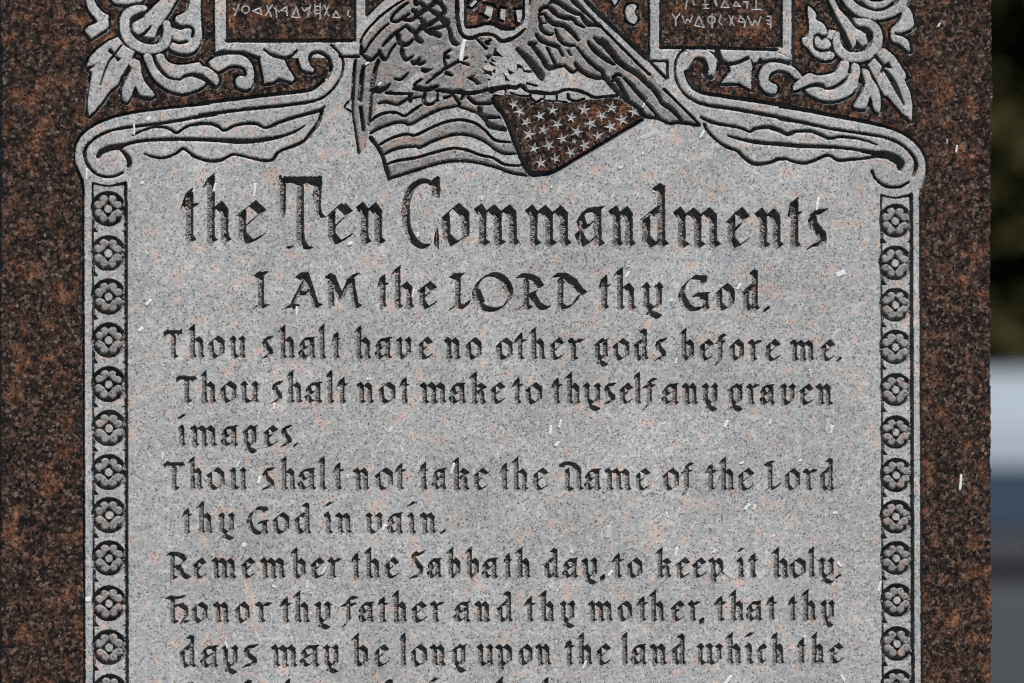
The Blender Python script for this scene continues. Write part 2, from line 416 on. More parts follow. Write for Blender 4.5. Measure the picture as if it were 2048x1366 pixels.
# ---------- scrolls
area('px', [(148, 300), (160, 270), (180, 250), (251, 228), (400, 208), (611, 182), (690, 150), (690, 175), (650, 215), (645, 245), (625, 290), (560, 325), (400, 325), (290, 312), (258, 330), (252, 362), (184, 366), (168, 372), (148, 330)], None, P_SCL)
area('px', [(1350, 150), (1385, 172), (1406, 185), (1490, 199), (1677, 233), (1794, 260), (1823, 278), (1853, 319), (1853, 345), (1841, 375), (1824, 388), (1762, 388), (1745, 350), (1735, 325), (1600, 330), (1490, 330), (1410, 260), (1400, 235)], None, P_SCR)
S = dict(depth=14, wall=1.8, grow=0.5)
for f, pts in (
    ('c2', [(0, 785, 12), (200, 760, 12), (400, 735, 13), (600, 712, 13), (800, 690, 13), (870, 665, 12), (940, 610, 9)]),
    ('c1', [(1000, 742, 10), (900, 755, 9), (700, 775, 9), (500, 800, 10), (380, 822, 10), (270, 855, 9), (170, 900, 8), (90, 960, 9), (45, 1030, 8), (30, 1100, 8), (32, 1170, 9), (60, 1240, 11), (90, 1310, 10), (98, 1400, 7)]),
    ('c1', [(1050, 822, 11), (900, 845, 11), (700, 880, 10), (500, 905, 10), (330, 930, 9), (220, 970, 9), (140, 1030, 10), (110, 1080, 12), (110, 1140, 12), (140, 1200, 11), (190, 1250, 10), (260, 1272, 9), (330, 1265, 9), (380, 1240, 7)]),
    ('c2', [(0, 875, 12), (300, 835, 12), (600, 805, 11), (800, 780, 11), (900, 755, 9), (970, 715, 8), (1030, 650, 7), (1075, 570, 7), (1087, 470, 8), (1060, 405, 9), (1000, 345, 9)]),
    ('c1', [(450, 975, 4), (520, 940, 7), (600, 915, 8), (680, 915, 9), (730, 935, 10), (770, 955, 9), (840, 910, 8), (930, 890, 12), (1000, 888, 12)]),
    ('c2', [(0, 940, 12), (80, 938, 12), (140, 960, 12), (185, 990, 9), (260, 955, 9), (340, 938, 10), (430, 940, 11), (500, 970, 9), (600, 930, 12), (720, 890, 12), (850, 855, 12), (920, 830, 10), (948, 808, 5)]),
    ('c1', [(205, 1125, 14), (230, 1090, 20), (290, 1065, 22), (360, 1055, 22), (400, 1040, 12), (500, 1015, 11), (620, 1005, 12), (800, 1000, 13), (1000, 1005, 13)]),
    ('c2', [(0, 1058, 14), (150, 1065, 16), (280, 1072, 20), (400, 1070, 18), (520, 1055, 15), (620, 1035, 11), (720, 1000, 8), (795, 955, 3)]),
    ('c1', [(365, 1075, 10), (410, 1120, 16), (430, 1170, 18), (420, 1195, 12)]),
    ('c1', [(535, 1105, 4), (600, 1128, 7), (680, 1135, 9), (760, 1105, 9), (815, 1070, 10), (880, 1110, 9), (960, 1150, 9), (1050, 1160, 10)]),
    ('c2', [(-60, 1180, 9), (0, 1205, 10), (80, 1220, 10), (160, 1215, 11), (230, 1180, 9), (270, 1172, 8), (350, 1190, 8), (460, 1215, 10), (550, 1215, 11), (590, 1160, 10), (650, 1130, 10), (720, 1105, 12), (790, 1070, 12), (850, 1000, 14), (900, 930, 14), (930, 840, 9)]),
    ('c5', [(345, 540, 9), (362, 600, 12), (400, 660, 13), (480, 705, 13), (600, 725, 13), (800, 755, 13), (1000, 785, 13), (1200, 818, 13)]),
    ('c6', [(0, 725, 12), (200, 757, 12), (400, 797, 12), (560, 827, 11), (700, 860, 10), (800, 890, 9), (900, 950, 9), (960, 1010, 9), (1000, 1090, 9), (1003, 1180, 8), (980, 1260, 8), (962, 1320, 8), (956, 1366, 8)]),
    ('c5', [(265, 540, 7), (280, 620, 9), (330, 700, 11), (400, 755, 12), (500, 795, 13), (700, 825, 13), (900, 860, 13), (1150, 908, 12)]),
    ('c5', [(265, 540, 7), (272, 470, 7), (300, 410, 8), (340, 375, 8)]),
    ('c6', [(0, 810, 12), (150, 835, 12), (350, 880, 9), (550, 910, 9), (700, 935, 9), (800, 970, 10), (870, 1020, 10), (920, 1080, 12), (930, 1140, 12), (910, 1200, 8)]),
    ('c6', [(630, 1170, 9), (650, 1215, 9), (700, 1260, 10), (760, 1280, 9), (830, 1275, 8), (880, 1245, 5)]),
    ('c6', [(560, 1035, 9), (650, 1045, 16), (720, 1055, 24), (780, 1080, 28), (820, 1110, 30), (820, 1150, 18)]),
    ('c5', [(468, 890, 10), (540, 925, 12), (620, 945, 10), (720, 960, 10), (790, 980, 10), (835, 1000, 8), (880, 975, 12), (980, 965, 14), (1060, 990, 16), (1125, 1025, 9), (1180, 1000, 10)]),
    ('c6', [(-60, 880, 9), (0, 890, 14), (50, 915, 10), (100, 900, 10), (200, 895, 10), (280, 920, 12), (340, 945, 10), (420, 935, 9), (520, 945, 8), (600, 965, 6), (665, 990, 3)]),
    ('c5', [(670, 1030, 4), (740, 1050, 9), (860, 1075, 14), (1000, 1090, 14), (1150, 1100, 14)]),
    ('c6', [(-20, 983, 14), (150, 998, 13), (350, 1005, 11), (500, 1020, 10), (600, 1035, 9), (660, 1048, 12)]),
    ('c5', [(490, 945, 12), (520, 1000, 10), (580, 1060, 10), (650, 1110, 11), (740, 1145, 12), (780, 1185, 14), (840, 1230, 14), (900, 1245, 14), (980, 1235, 12), (1050, 1210, 11), (1100, 1205, 12)]),
    ('c6', [(-20, 1085, 10), (40, 1085, 9), (100, 1105, 10), (170, 1115, 11), (240, 1095, 10), (330, 1060, 10), (400, 1095, 10), (480, 1090, 9), (600, 1080, 9), (660, 1070, 10), (740, 1080, 4)]),
):
    cut(f, pts, **S)

# ---------- tablet frames
for pts in ([(427.5, -60, 1.8), (428, 108, 1.8)], [(454.5, -60, 1.8), (454.5, 80, 2.2)], [(710, -60, 2), (710, 81, 2)], [(453, 81.5, 3.6), (560, 81.5, 3.6), (704, 81.5, 3)], [(684, 113, 2.2), (718, 113.5, 2.4)],
            [(1297.8, -60, 2), (1297.8, 118, 2)], [(1321, -60, 1.6), (1321, 94, 2)], [(1563, -60, 2), (1563, 94, 2.4)], [(1321, 95, 2.8), (1440, 96, 3), (1552, 99, 3.4)], [(1586.5, -60, 2.6), (1586, 116, 2.6)],
            [(1301, 122, 2.2), (1335, 122.5, 2.2), (1335, 155, 2.6)]):
    cut('px', pts, 12.0, 1.7, 0.5, smooth=False)
cut('k3', [(193, -60, 6), (193, 110, 7)], 8, 2, smooth=False)
cut('k3', [(400, -70, 7), (320, 0, 7), (200, 118, 8)], 8, 2, smooth=False)

# old letters scratched on the tablets
def scratch(f, strokes, r, parent, label='old scratched letter'):
    lab = part('ancient_letter', label, parent)
    for st in strokes:
        a = fr(f, [(x, y, 0) for x, y in st])
        a[:, 2] = r
        w = window(a, 4)
        if not w: continue
        d = sdf_chain(w[1], w[2], a)
        MAT[w[0]][d < 0.2] = FROST; LAB[w[0]][d < 0.2] = lab
        put(w[0], d, 0.8, 1.5)
def circ(cx, cy, r): return [(cx + r * math.cos(t * .524), cy + r * math.sin(t * .524)) for t in range(13)]
for st in ([[(250, 60), (275, 85), (295, 30)], [(275, 85), (262, 112)]], [circ(345, 68, 28)], [[(455, 55), (400, 80), (465, 105), (455, 55)]], [[(505, 40), (540, 120)], [(545, 35), (495, 115)]],
           [[(575, 45), (580, 125)], [(560, 55), (600, 85)]], [[(660, 115), (655, 45), (615, 75), (660, 85)]], [[(730, 50), (695, 125), (755, 130), (730, 50)]], [[(770, 55), (790, 80), (835, 45), (815, 125)]],
           [[(870, 30), (875, 110)], [(912, 25), (910, 140)], [(870, 45), (912, 42)], [(870, 75), (912, 72)], [(870, 100), (910, 98)]], [[(945, 40), (975, 115)], [(975, 40), (945, 110)]],
           [[(1030, 80), (1005, 125), (1060, 130), (1030, 80)]], [[(1128, 70), (1118, 112), (1140, 125)]]):
    scratch('c2', st, 1.25, P_TABL)
for st in ([[(245, 105), (270, 140), (300, 100)], [(270, 140), (270, 190)]], [[(320, 120), (340, 170), (360, 140), (380, 165), (395, 120)]], [[(445, 115), (415, 190), (485, 205), (445, 115)]],
           [circ(540, 145, 28), [(545, 105), (545, 205)]], [[(610, 115), (600, 160), (620, 188)]], [[(644, 144), (646, 146)]], [[(675, 115), (710, 190)], [(705, 120), (680, 190)]],
           [[(760, 115), (745, 160), (800, 165), (760, 115)], [(797, 165), (790, 205)]], [[(815, 120), (850, 190), (870, 150), (895, 185), (915, 125)]], [[(958, 120), (990, 120), (990, 205)], [(960, 150), (990, 155)], [(965, 175), (990, 182)]],
           [[(355, -10), (345, 65)]], [[(400, -10), (408, 30)]], [[(490, 0), (500, 60)], [(478, 60), (520, 60)], [(485, 30), (515, 30)]], [[(560, -10), (580, 40), (575, 0)]], [[(640, 0), (615, 50), (675, 55), (640, 0)]],
           [[(725, 10), (710, 40), (760, 45), (725, 10)]], [[(785, 10), (815, 10), (810, 60)]], [[(880, -10), (880, 65)], [(850, 68), (915, 68)]]):
    scratch('c5', st, 1.2, P_TABR)
# bean and point on the brown triangle
spray([(1215, -40), (1295, 60)], [('s', 'e3', [(1310, 110), (1360, 60), (1430, 60), (1455, 100), (1430, 180), (1470, 240), (1450, 310), (1400, 320), (1330, 270), (1305, 190)]),
                                 ('p', 'e3', [(1090, -40), (1230, -40), (1160, 72)])], P_SLAB, 5, 1.5)
# ---------- eagle and flag
area('k3', [(120, 440), (150, 330), (200, 250), (480, -150), (1900, -150), (1500, -60), (620, -60), (1545, 925), (1150, 860), (1000, 740), (700, 720), (345, 690), (230, 1000), (145, 1140), (85, 900), (80, 560)], None, P_EAGLE)
area('k4', [(-700, -150), (500, -150), (600, -40), (800, 170), (1545, 930), (1250, 885), (1150, 860), (1020, 740), (700, 715), (250, 650), (0, 700), (-700, 690)], None, P_EAGLE)
P_WINGL = part('wing', 'left wing', P_EAGLE)
P_WINGR = part('wing', 'right wing', P_EAGLE)
P_SHIELD = part('shield', 'striped shield on the breast', P_EAGLE)
WL = [(120, 440), (150, 330), (270, 190), (480, -10), (520, -160), (770, -160), (760, 0), (790, 160), (840, 340), (770, 400), (680, 520), (560, 540), (420, 660), (345, 700), (280, 720), (240, 880), (210, 950), (190, 1080), (145, 1135), (95, 900), (85, 600)]
WR = [(150, 320), (270, 200), (290, 0), (300, -160), (500, -160), (620, -30), (800, 170), (1010, 370), (1535, 922), (1250, 880), (1150, 860), (1020, 740), (850, 590), (650, 540), (500, 480), (400, 590), (250, 400)]
area('k3', WL, WORN, P_WINGL)
area('k3', [(760, -160), (880, -160), (890, 200), (940, 290), (1110, 280), (1170, 330), (1130, 430), (1060, 500), (1090, 600), (1090, 655), (720, 668), (560, 640), (620, 560), (680, 500), (770, 400), (840, 340), (790, 160)], WORN)
area('k3', [(285, 700), (510, 695), (620, 660), (880, 690), (1100, 690), (1230, 960), (1010, 830), (880, 790), (600, 790), (480, 745), (430, 775), (285, 765)], WORN)
area('k4', WR, WORN, P_WINGR)
# flag stripes
ST = [[(285, 765), (340, 755), (430, 772), (500, 735), (600, 715)],
      [(215, 910), (270, 860), (340, 832), (420, 832), (480, 855), (540, 815), (600, 775), (700, 745), (850, 725)],
      [(225, 985), (300, 945), (400, 910), (470, 905), (525, 918), (620, 865), (740, 810), (870, 785), (950, 800), (1020, 850), (1090, 920), (1230, 960)],
      [(275, 1080), (380, 1020), (490, 990), (560, 998), (680, 940), (800, 895), (900, 885), (1000, 910), (1080, 970), (1150, 1035), (1265, 1050)],
      [(315, 1145), (430, 1095), (560, 1082), (590, 1090), (700, 1040), (840, 995), (960, 1000), (1060, 1040), (1150, 1105), (1220, 1135), (1302, 1135)],
      [(335, 1215), (430, 1185), (560, 1165), (700, 1125), (830, 1095), (930, 1105), (1040, 1145), (1130, 1165), (1220, 1215), (1337, 1222)],
      [(365, 1322), (430, 1300), (560, 1260), (720, 1210), (850, 1190), (1000, 1200), (1150, 1235), (1260, 1275), (1387, 1300)]]
area('k3', [(285, 700), (510, 695), (640, 680), (880, 690), (1115, 700), (1230, 850), (1300, 1050), (1400, 1310), (1250, 1290), (850, 1205), (370, 1340), (300, 1140), (215, 1010), (225, 880)], None, P_FLAG)
for i, (a, b) in enumerate(zip(ST[:-1], ST[1:])):
    lab = part('stripe', None, P_FLAG)
    area('k3', a + b[::-1], WORN if i in (1, 3, 5) else GREY, lab)
CANT = [(90, 240), (200, 215), (300, 205), (420, 205), (500, 240), (600, 310), (690, 265), (770, 285), (960, 310), (1100, 275), (1250, 250), (1400, 240), (1550, 245), (1700, 270), (1850, 330), (1975, 440), (1955, 500), (1700, 640), (1450, 790), (1200, 930), (950, 1080), (760, 1165), (680, 1185), (560, 1160), (500, 1110), (430, 970), (380, 820), (330, 620), (270, 450), (180, 390), (110, 310)]
P_CANT = part('star_field', 'polished brown field of stars', P_FLAG)
area('fl', [(10, 190), (420, 180), (600, 280), (960, 290), (1550, 220), (1860, 310), (2000, 440), (1960, 530), (1200, 980), (760, 1225), (520, 1240), (420, 1060), (330, 800), (230, 560), (100, 400), (30, 300)], BROWN, P_CANT)
area('fl', CANT, BROWN, P_CANT)
E = dict(depth=16.0, wall=1.7, grow=0.9)
E1 = [[(730, 0, 8), (560, 110, 10), (420, 220, 10), (280, 360, 10), (180, 490, 10), (150, 580, 14)],
      [(820, -60, 8), (730, 0, 8)],
      [(525, 330, 9), (440, 400, 11), (340, 510, 11), (270, 600, 12), (210, 710, 10)],
      [(790, 40, 12), (720, 90, 18), (640, 160, 14), (590, 220, 14), (575, 280, 20), (640, 300, 14), (720, 250, 16), (810, 195, 10)],
      [(775, 350, 9), (690, 410, 14), (600, 470, 20), (520, 550, 22), (450, 630, 10)],
      [(200, 770, 18), (260, 815, 26), (330, 800, 20), (400, 720, 12)],
      [(400, 700, 18), (450, 790, 26), (500, 810, 16), (560, 700, 16), (630, 600, 10)],
      [(870, 150, 22), (940, 190, 20), (1000, 150, 25), (1080, 100, 25), (1150, 50, 22), (1190, -20, 22)],
      [(900, -20, 30), (900, 70, 10), (960, 40, 18), (1010, 85, 22)],
      [(1100, 130, 18), (1180, 190, 22), (1250, 200, 20), (1300, 150, 20), (1250, 60, 25), (1190, 30, 18)],
      [(740, 270, 10), (850, 270, 18), (930, 210, 22), (990, 180, 20)],
      [(960, 250, 20), (1000, 300, 22), (1060, 340, 25), (1150, 300, 20), (1210, 250, 22), (1260, 280, 18), (1300, 340, 22), (1260, 370, 15), (1100, 400, 18)],
      [(780, 370, 14), (850, 420, 20), (920, 440, 25), (960, 400, 22), (1000, 360, 25)], [(1100, 400, 15), (1150, 450, 28), (1220, 490, 22)],
      [(1000, 360, 22), (1060, 430, 18), (1120, 460, 22)],
      [(900, 470, 18), (930, 540, 30), (980, 570, 18)], [(660, 480, 30), (670, 560, 28), (720, 610, 30), (800, 600, 24), (860, 540, 12)],
      [(710, 650, 16), (720, 740, 28), (770, 820, 20), (860, 770, 10)], [(850, 840, 16), (880, 870, 24), (950, 810, 20)], [(930, 870, 16), (970, 870, 25), (1030, 850, 8)],
      [(620, 1080, 12), (690, 1090, 12), (760, 1040, 10), (790, 1005, 6)], [(300, 1220, 16), (400, 1245, 34), (480, 1210, 26), (540, 1160, 10)],
      [(500, 1270, 18), (600, 1280, 10), (720, 1285, 10), (830, 1275, 14), (830, 1320, 14)],
      [(75, 830, 14), (65, 900, 18), (50, 1100, 20), (35, 1366, 20)], [(185, 920, 18), (160, 1100, 28), (140, 1366, 28)], [(390, 830, 20), (345, 980, 24), (310, 1150, 22), (290, 1250, 20)],
      [(1366, 690, 12), (1300, 740, 16), (1295, 820, 14), (1310, 900, 16)], [(1270, 960, 14), (1150, 1050, 14), (1050, 1140, 8)],
      [(970, 1085, 14), (880, 1165, 16), (960, 1200, 18), (1060, 1215, 18), (1190, 1180, 14)]]
for p in E1:
    rows = min(q[0] for q in p) > 690 and max(q[1] for q in p) < 700
    cut('e1', p, depth=16, wall=1.7, grow=1.7 if rows else .9)
pit('e1', [(135, 610), (165, 600), (180, 660), (215, 700), (180, 770), (130, 745)], 16, 1.9)
pit('e1', [(970, 930), (1140, 945), (1030, 1005), (975, 980)], 16, 1.9)
K3 = [[(0, 418, 7), (125, 418, 9)], [(345, 685, 6), (515, 692, 7)], [(545, 655, 9), (640, 670, 8), (700, 650, 9)],
      [(715, 670, 8), (790, 680, 8), (880, 685, 10), (960, 690, 13), (1040, 675, 11), (1110, 655, 10), (1180, 650, 16), (1250, 638, 14)],
      [(515, 700, 8), (520, 745, 13)], [(630, 690, 10), (620, 750, 13), (670, 770, 10), (720, 740, 10)], [(725, 690, 6), (720, 730, 6)], [(815, 710, 7), (770, 725, 8)],
      [(830, 690, 8), (880, 760, 11), (882, 775, 9)], [(920, 690, 13), (900, 735, 9)], [(950, 720, 11), (1010, 765, 10), (1115, 765, 9)], [(885, 790, 6), (1010, 830, 8)],
      [(1030, 800, 14), (1060, 860, 14), (1180, 868, 8)], [(1080, 880, 10), (1110, 930, 18), (1215, 955, 14)],
      [(1010, 830, 8), (1060, 870, 12), (1110, 930, 14)],
      [(95, 725, 4), (35, 785, 4), (80, 820, 5)], [(98, 720, 7), (95, 830, 6), (115, 960, 6), (140, 1130, 7)], [(155, 800, 12), (175, 960, 10)], [(275, 650, 12), (235, 700, 10), (225, 830, 8), (210, 920, 8)],
      [(230, 1020, 14), (280, 1085, 12), (315, 1150, 12), (335, 1220, 14), (365, 1320, 12)]]
for p in K3: cut('k3', p, **E)
for i, p in enumerate(ST):
    if i == 1: p = p[:7]
    if i == 2: p = p[:8]
    cut('k3', [(x, y, 6.0 if j in (0, len(p) - 1) else 9.0) for j, (x, y) in enumerate(p)], depth=14, wall=1.8, grow=.7)
E2 = [[(370, -60, 22), (372, 0, 22), (375, 100, 24), (372, 230, 28), (390, 330, 24), (420, 440, 22), (490, 510, 22), (590, 515, 22), (680, 475, 18), (800, 465, 20), (890, 490, 20), (960, 550, 26), (1010, 560, 26), (1080, 540, 25), (1140, 520, 20), (1220, 470, 18), (1290, 400, 10)],
      [(480, -60, 10), (484, 110, 10), (490, 350, 14), (540, 370, 16), (640, 360, 16), (760, 325, 16), (870, 330, 22), (970, 375, 26), (1060, 395, 22), (1140, 390, 18)],
      [(1390, -60, 8), (1375, 0, 8), (1360, 60, 8)], [(1285, -60, 8), (1285, 100, 8), (1278, 250, 8)],
      [(200, 170, 24), (190, 100, 20)], [(170, 240, 18), (230, 300, 36), (250, 370, 20), (280, 440, 22), (300, 540, 28), (350, 600, 28), (390, 600, 14)],
      [(280, 690, 14), (210, 740, 14), (200, 850, 12)], [(225, 760, 14), (250, 790, 20)], [(180, 960, 16), (260, 915, 18), (380, 845, 18), (505, 790, 10)], [(440, 855, 14), (525, 890, 8)],
      [(0, 1100, 12), (100, 1030, 14), (170, 970, 14)], [(230, 1000, 26), (300, 1030, 12)], [(640, 530, 12), (700, 590, 14), (750, 640, 14), (775, 665, 14)], [(760, 580, 12), (825, 550, 14)], [(780, 600, 8), (805, 602, 14)],
      [(0, 1230, 16), (60, 1200, 16), (110, 1180, 12)], [(110, 1230, 16), (300, 1250, 18), (430, 1245, 20), (480, 1265, 26), (560, 1265, 22), (640, 1250, 18), (740, 1245, 16), (850, 1200, 14)],
      [(850, 1260, 20), (950, 1210, 20), (1060, 1190, 26), (1180, 1200, 24)], [(1240, 1160, 20), (1290, 1190, 24), (1330, 1240, 16), (1500, 1250, 12), (1639, 1275, 14)],
      [(1190, 670, 20), (1280, 750, 35), (1370, 850, 44), (1440, 930, 46), (1510, 1030, 46), (1530, 1080, 22)],
      [(730, 40, 14), (790, 50, 16), (870, 75, 18), (900, 110, 10)], [(690, 190, 12), (790, 240, 14)], [(960, 98, 14), (1040, 105, 14)], [(940, 130, 8), (935, 250, 12), (990, 290, 14)], [(1150, 125, 12), (1270, 115, 12)], [(1165, 200, 10), (1180, 310, 14), (1240, 330, 14), (1272, 250, 10)],
      [(520, 50, 12), (530, 10, 12), (580, -20, 12)], [(520, 85, 10), (580, 110, 10), (690, -10, 10)]]
INN = [(486, -270), (486, 350), (530, 378), (640, 368), (760, 332), (870, 332), (980, 380), (1060, 405), (1130, 400), (1200, 370), (1255, 310), (1278, 200), (1283, -270)]
area('e2', [(340, -280), (1380, -280), (1370, 100), (1330, 300), (1290, 410), (1140, 535), (990, 590), (880, 510), (680, 490), (590, 540), (470, 525), (390, 380)], GREY, P_SHIELD)
area('e2', INN, BROWN, P_SHIELD)
for b in ([(780, 75), (860, 105), (830, 265), (790, 275), (740, 180)], [(965, 120), (1030, 125), (1020, 280), (955, 275)], [(1170, 130), (1250, 120), (1255, 300), (1190, 295)], [(600, 0), (665, 15), (600, 100), (530, 80)],
          [(700, 60), (740, -20), (760, -10), (590, 160), (575, 140)]):
    area('e2', b, GREY, P_SHIELD)
for p in E2: cut('e2', p, **E)
for p in ([(885, 660), (1010, 785), (860, 765)], [(755, 770), (845, 755), (820, 800), (800, 830)], [(840, 800), (910, 845), (835, 840)], [(800, 850), (840, 850), (915, 910), (830, 890)],
          [(700, 935), (840, 975), (850, 1040), (770, 1010), (730, 1020), (750, 985)], [(850, 985), (890, 940), (895, 1005)], [(500, 1070), (620, 1020), (590, 1060), (710, 1150), (630, 1165), (620, 1130)],
          [(1050, 940), (1145, 990), (1095, 1025)], [(995, 1000), (1050, 1050), (1095, 1105), (1020, 1105), (1030, 1060)], [(1190, 875), (1240, 885), (1300, 960), (1430, 960), (1380, 1000), (1280, 990), (1260, 930), (1210, 930), (1190, 980)],
          [(790, 1075), (830, 1080), (805, 1105)], [(1310, 1120), (1400, 1135), (1475, 1165), (1450, 1190), (1310, 1150)], [(750, 850), (790, 845), (760, 870)]):
    pit('e2', p, depth=13, wall=1.8)
E3 = [[(540, -60, 25), (580, 0, 25), (640, 60, 25), (760, 170, 20), (860, 260, 16), (1000, 390, 14), (1150, 540, 14), (1330, 720, 15), (1500, 890, 15), (1639, 1020, 16)],
      [(700, -60, 20), (760, 0, 24), (880, 120, 34), (1050, 280, 34), (1250, 470, 28), (1450, 660, 30), (1600, 800, 28)],
      [(300, 0, 20), (400, 50, 25), (500, 110, 30), (620, 180, 25), (700, 200, 22), (740, 270, 28), (800, 330, 30), (900, 345, 18), (970, 360, 18)],
      [(140, 150, 20), (180, 105, 22), (260, 100, 18), (310, 150, 25), (400, 220, 25), (500, 250, 25), (590, 260, 22), (640, 320, 20), (740, 370, 14)], [(240, 80, 8), (290, 30, 16), (310, -40, 22)],
      [(130, 200, 14), (200, 200, 12), (250, 270, 25), (340, 330, 30), (460, 350, 28), (550, 420, 28), (620, 490, 25), (665, 550, 18)],
      [(125, 240, 12), (150, 310, 18), (150, 380, 22), (200, 440, 22), (270, 475, 16), (310, 465, 10)], [(150, 320, 6), (220, 315, 6)],
      [(350, 400, 10), (370, 470, 16), (410, 540, 25), (470, 600, 22), (540, 620, 14), (610, 625, 12)], [(90, 480, 18), (150, 550, 28), (230, 590, 25), (320, 620, 25), (390, 640, 22)],
      [(0, 600, 25), (70, 600, 18)], [(30, 610, 22), (60, 660, 25), (130, 740, 30), (190, 830, 30), (230, 900, 34), (280, 930, 34), (370, 910, 25), (470, 900, 12)], [(240, 660, 16), (290, 760, 16), (350, 880, 18)],
      [(390, 650, 10), (450, 760, 14)], [(620, 870, 14), (660, 930, 26), (720, 980, 25), (800, 1030, 25), (900, 1060, 25), (970, 1070, 25)], [(480, 900, 16), (540, 960, 22), (600, 990, 16), (640, 960, 14)],
      [(645, 650, 10), (720, 740, 16), (820, 850, 22), (920, 930, 25), (990, 980, 25), (1010, 1040, 28), (1080, 1120, 34), (1180, 1240, 26), (1260, 1330, 18)],
      [(800, 580, 16), (860, 660, 28), (960, 750, 28), (1050, 820, 25), (1150, 880, 14)],
      [(880, 520, 14), (950, 570, 34), (1020, 600, 46), (1080, 680, 42), (1150, 760, 40), (1200, 830, 35), (1260, 880, 35), (1340, 940, 30), (1450, 1000, 34), (1540, 1080, 34), (1639, 1180, 28)], [(990, 530, 10), (1010, 590, 20)],
      [(1140, 1060, 20), (1190, 1020, 18), (1250, 1040, 10)], [(1130, 1110, 18), (1180, 1090, 26), (1230, 1160, 26), (1290, 1260, 20), (1340, 1340, 18)], [(1290, 1070, 16), (1380, 1160, 22), (1480, 1270, 22), (1570, 1360, 20)]]
for p in E3: cut('e3', p, **E)
pit('e3', [(495, 690), (540, 685), (575, 765), (545, 760)], 16, 1.9)
for p in ([(1180, 630, 14), (1240, 700, 17), (1270, 760, 12), (1330, 800, 14), (1400, 870, 12), (1410, 895, 10)], [(1040, 630, 9), (1100, 700, 9), (1180, 790, 8), (1250, 870, 8)],
          [(1040, 755, 10), (1110, 810, 12), (1150, 860, 13), (1240, 875, 10), (1330, 910, 12), (1400, 905, 9), (1540, 925, 10)], [(1290, 660, 8), (1400, 770, 7), (1530, 900, 8), (1545, 925, 8)], [(1180, 450, 9), (1300, 575, 11)],
          [(905, 620, 10), (960, 690, 12), (1020, 745, 12)]):
    cut('k4', p, **E)
# groove round the star field, beads above it
cut('fl', [(40, 250, 20), (90, 340, 24), (160, 420, 26), (220, 520, 28), (270, 650, 26), (320, 800, 26), (370, 920, 25), (420, 1040, 26), (490, 1160, 28), (540, 1200, 34), (640, 1205, 28), (760, 1190, 25), (900, 1130, 20), (1100, 1010, 14), (1300, 890, 14), (1500, 775, 14), (1700, 655, 16), (1850, 570, 18), (1945, 510, 14)], **E)
for p in ([(0, 140, 20), (100, 100, 16), (240, 95, 26), (330, 95, 24), (400, 70, 20)], [(400, 70, 20), (440, 110, 24), (520, 150, 20), (700, 175, 22), (850, 165, 22), (960, 125, 18), (1100, 130, 20), (1230, 170, 20), (1330, 220, 20), (1450, 215, 16), (1600, 205, 22), (1700, 240, 25), (1830, 310, 20), (1930, 400, 20), (1990, 460, 22), (2047, 460, 15)],
          [(205, 130, 8), (195, 190, 8)], [(60, 200, 14), (110, 200, 8)], [(260, 160, 10), (380, 200, 8), (500, 205, 10)], [(520, 180, 10), (530, 230, 14), (600, 285, 16), (660, 240, 12)], [(700, 200, 10), (690, 250, 10)], [(700, 260, 8), (840, 275, 12)], [(860, 190, 9), (850, 260, 9)], [(870, 270, 8), (980, 285, 10)],
          [(1000, 180, 18), (1015, 240, 20), (1100, 270, 14), (1210, 240, 12)]):
    cut('fl', p, depth=13, wall=1.8, grow=.5)
for i, (x, y) in enumerate([(300, 300), (380, 395), (635, 455), (460, 535), (800, 380), (680, 630), (500, 690), (860, 560), (1040, 475), (1205, 375), (560, 870), (755, 830), (925, 745), (1110, 655), (1290, 550), (1430, 450), (1560, 345), (650, 1050), (840, 1000), (1030, 920), (1210, 830), (1380, 710), (1545, 590), (1690, 500), (1840, 395), (1075, 775)]):
    lab = part('star', None, P_FLAG)
    R = 40 if i == 25 else random.uniform(72, 92); r0 = random.uniform(-.5, .5)
    pts = []
    for k in range(10):
        rr = R * random.uniform(.85, 1.12) if k % 2 == 0 else R * .33
        t = r0 - math.pi / 2 + k * math.pi / 5
        pts.append((x + rr * math.cos(t), y + rr * math.sin(t)))
    a = fr('fl', pts); w = window(a, 3); d = sdf_poly(w[1], w[2], a)
    MAT[w[0]][d < 0.2] = FROST; LAB[w[0]][d < 0.2] = lab
    put(w[0], d, 0.9, 2.0)

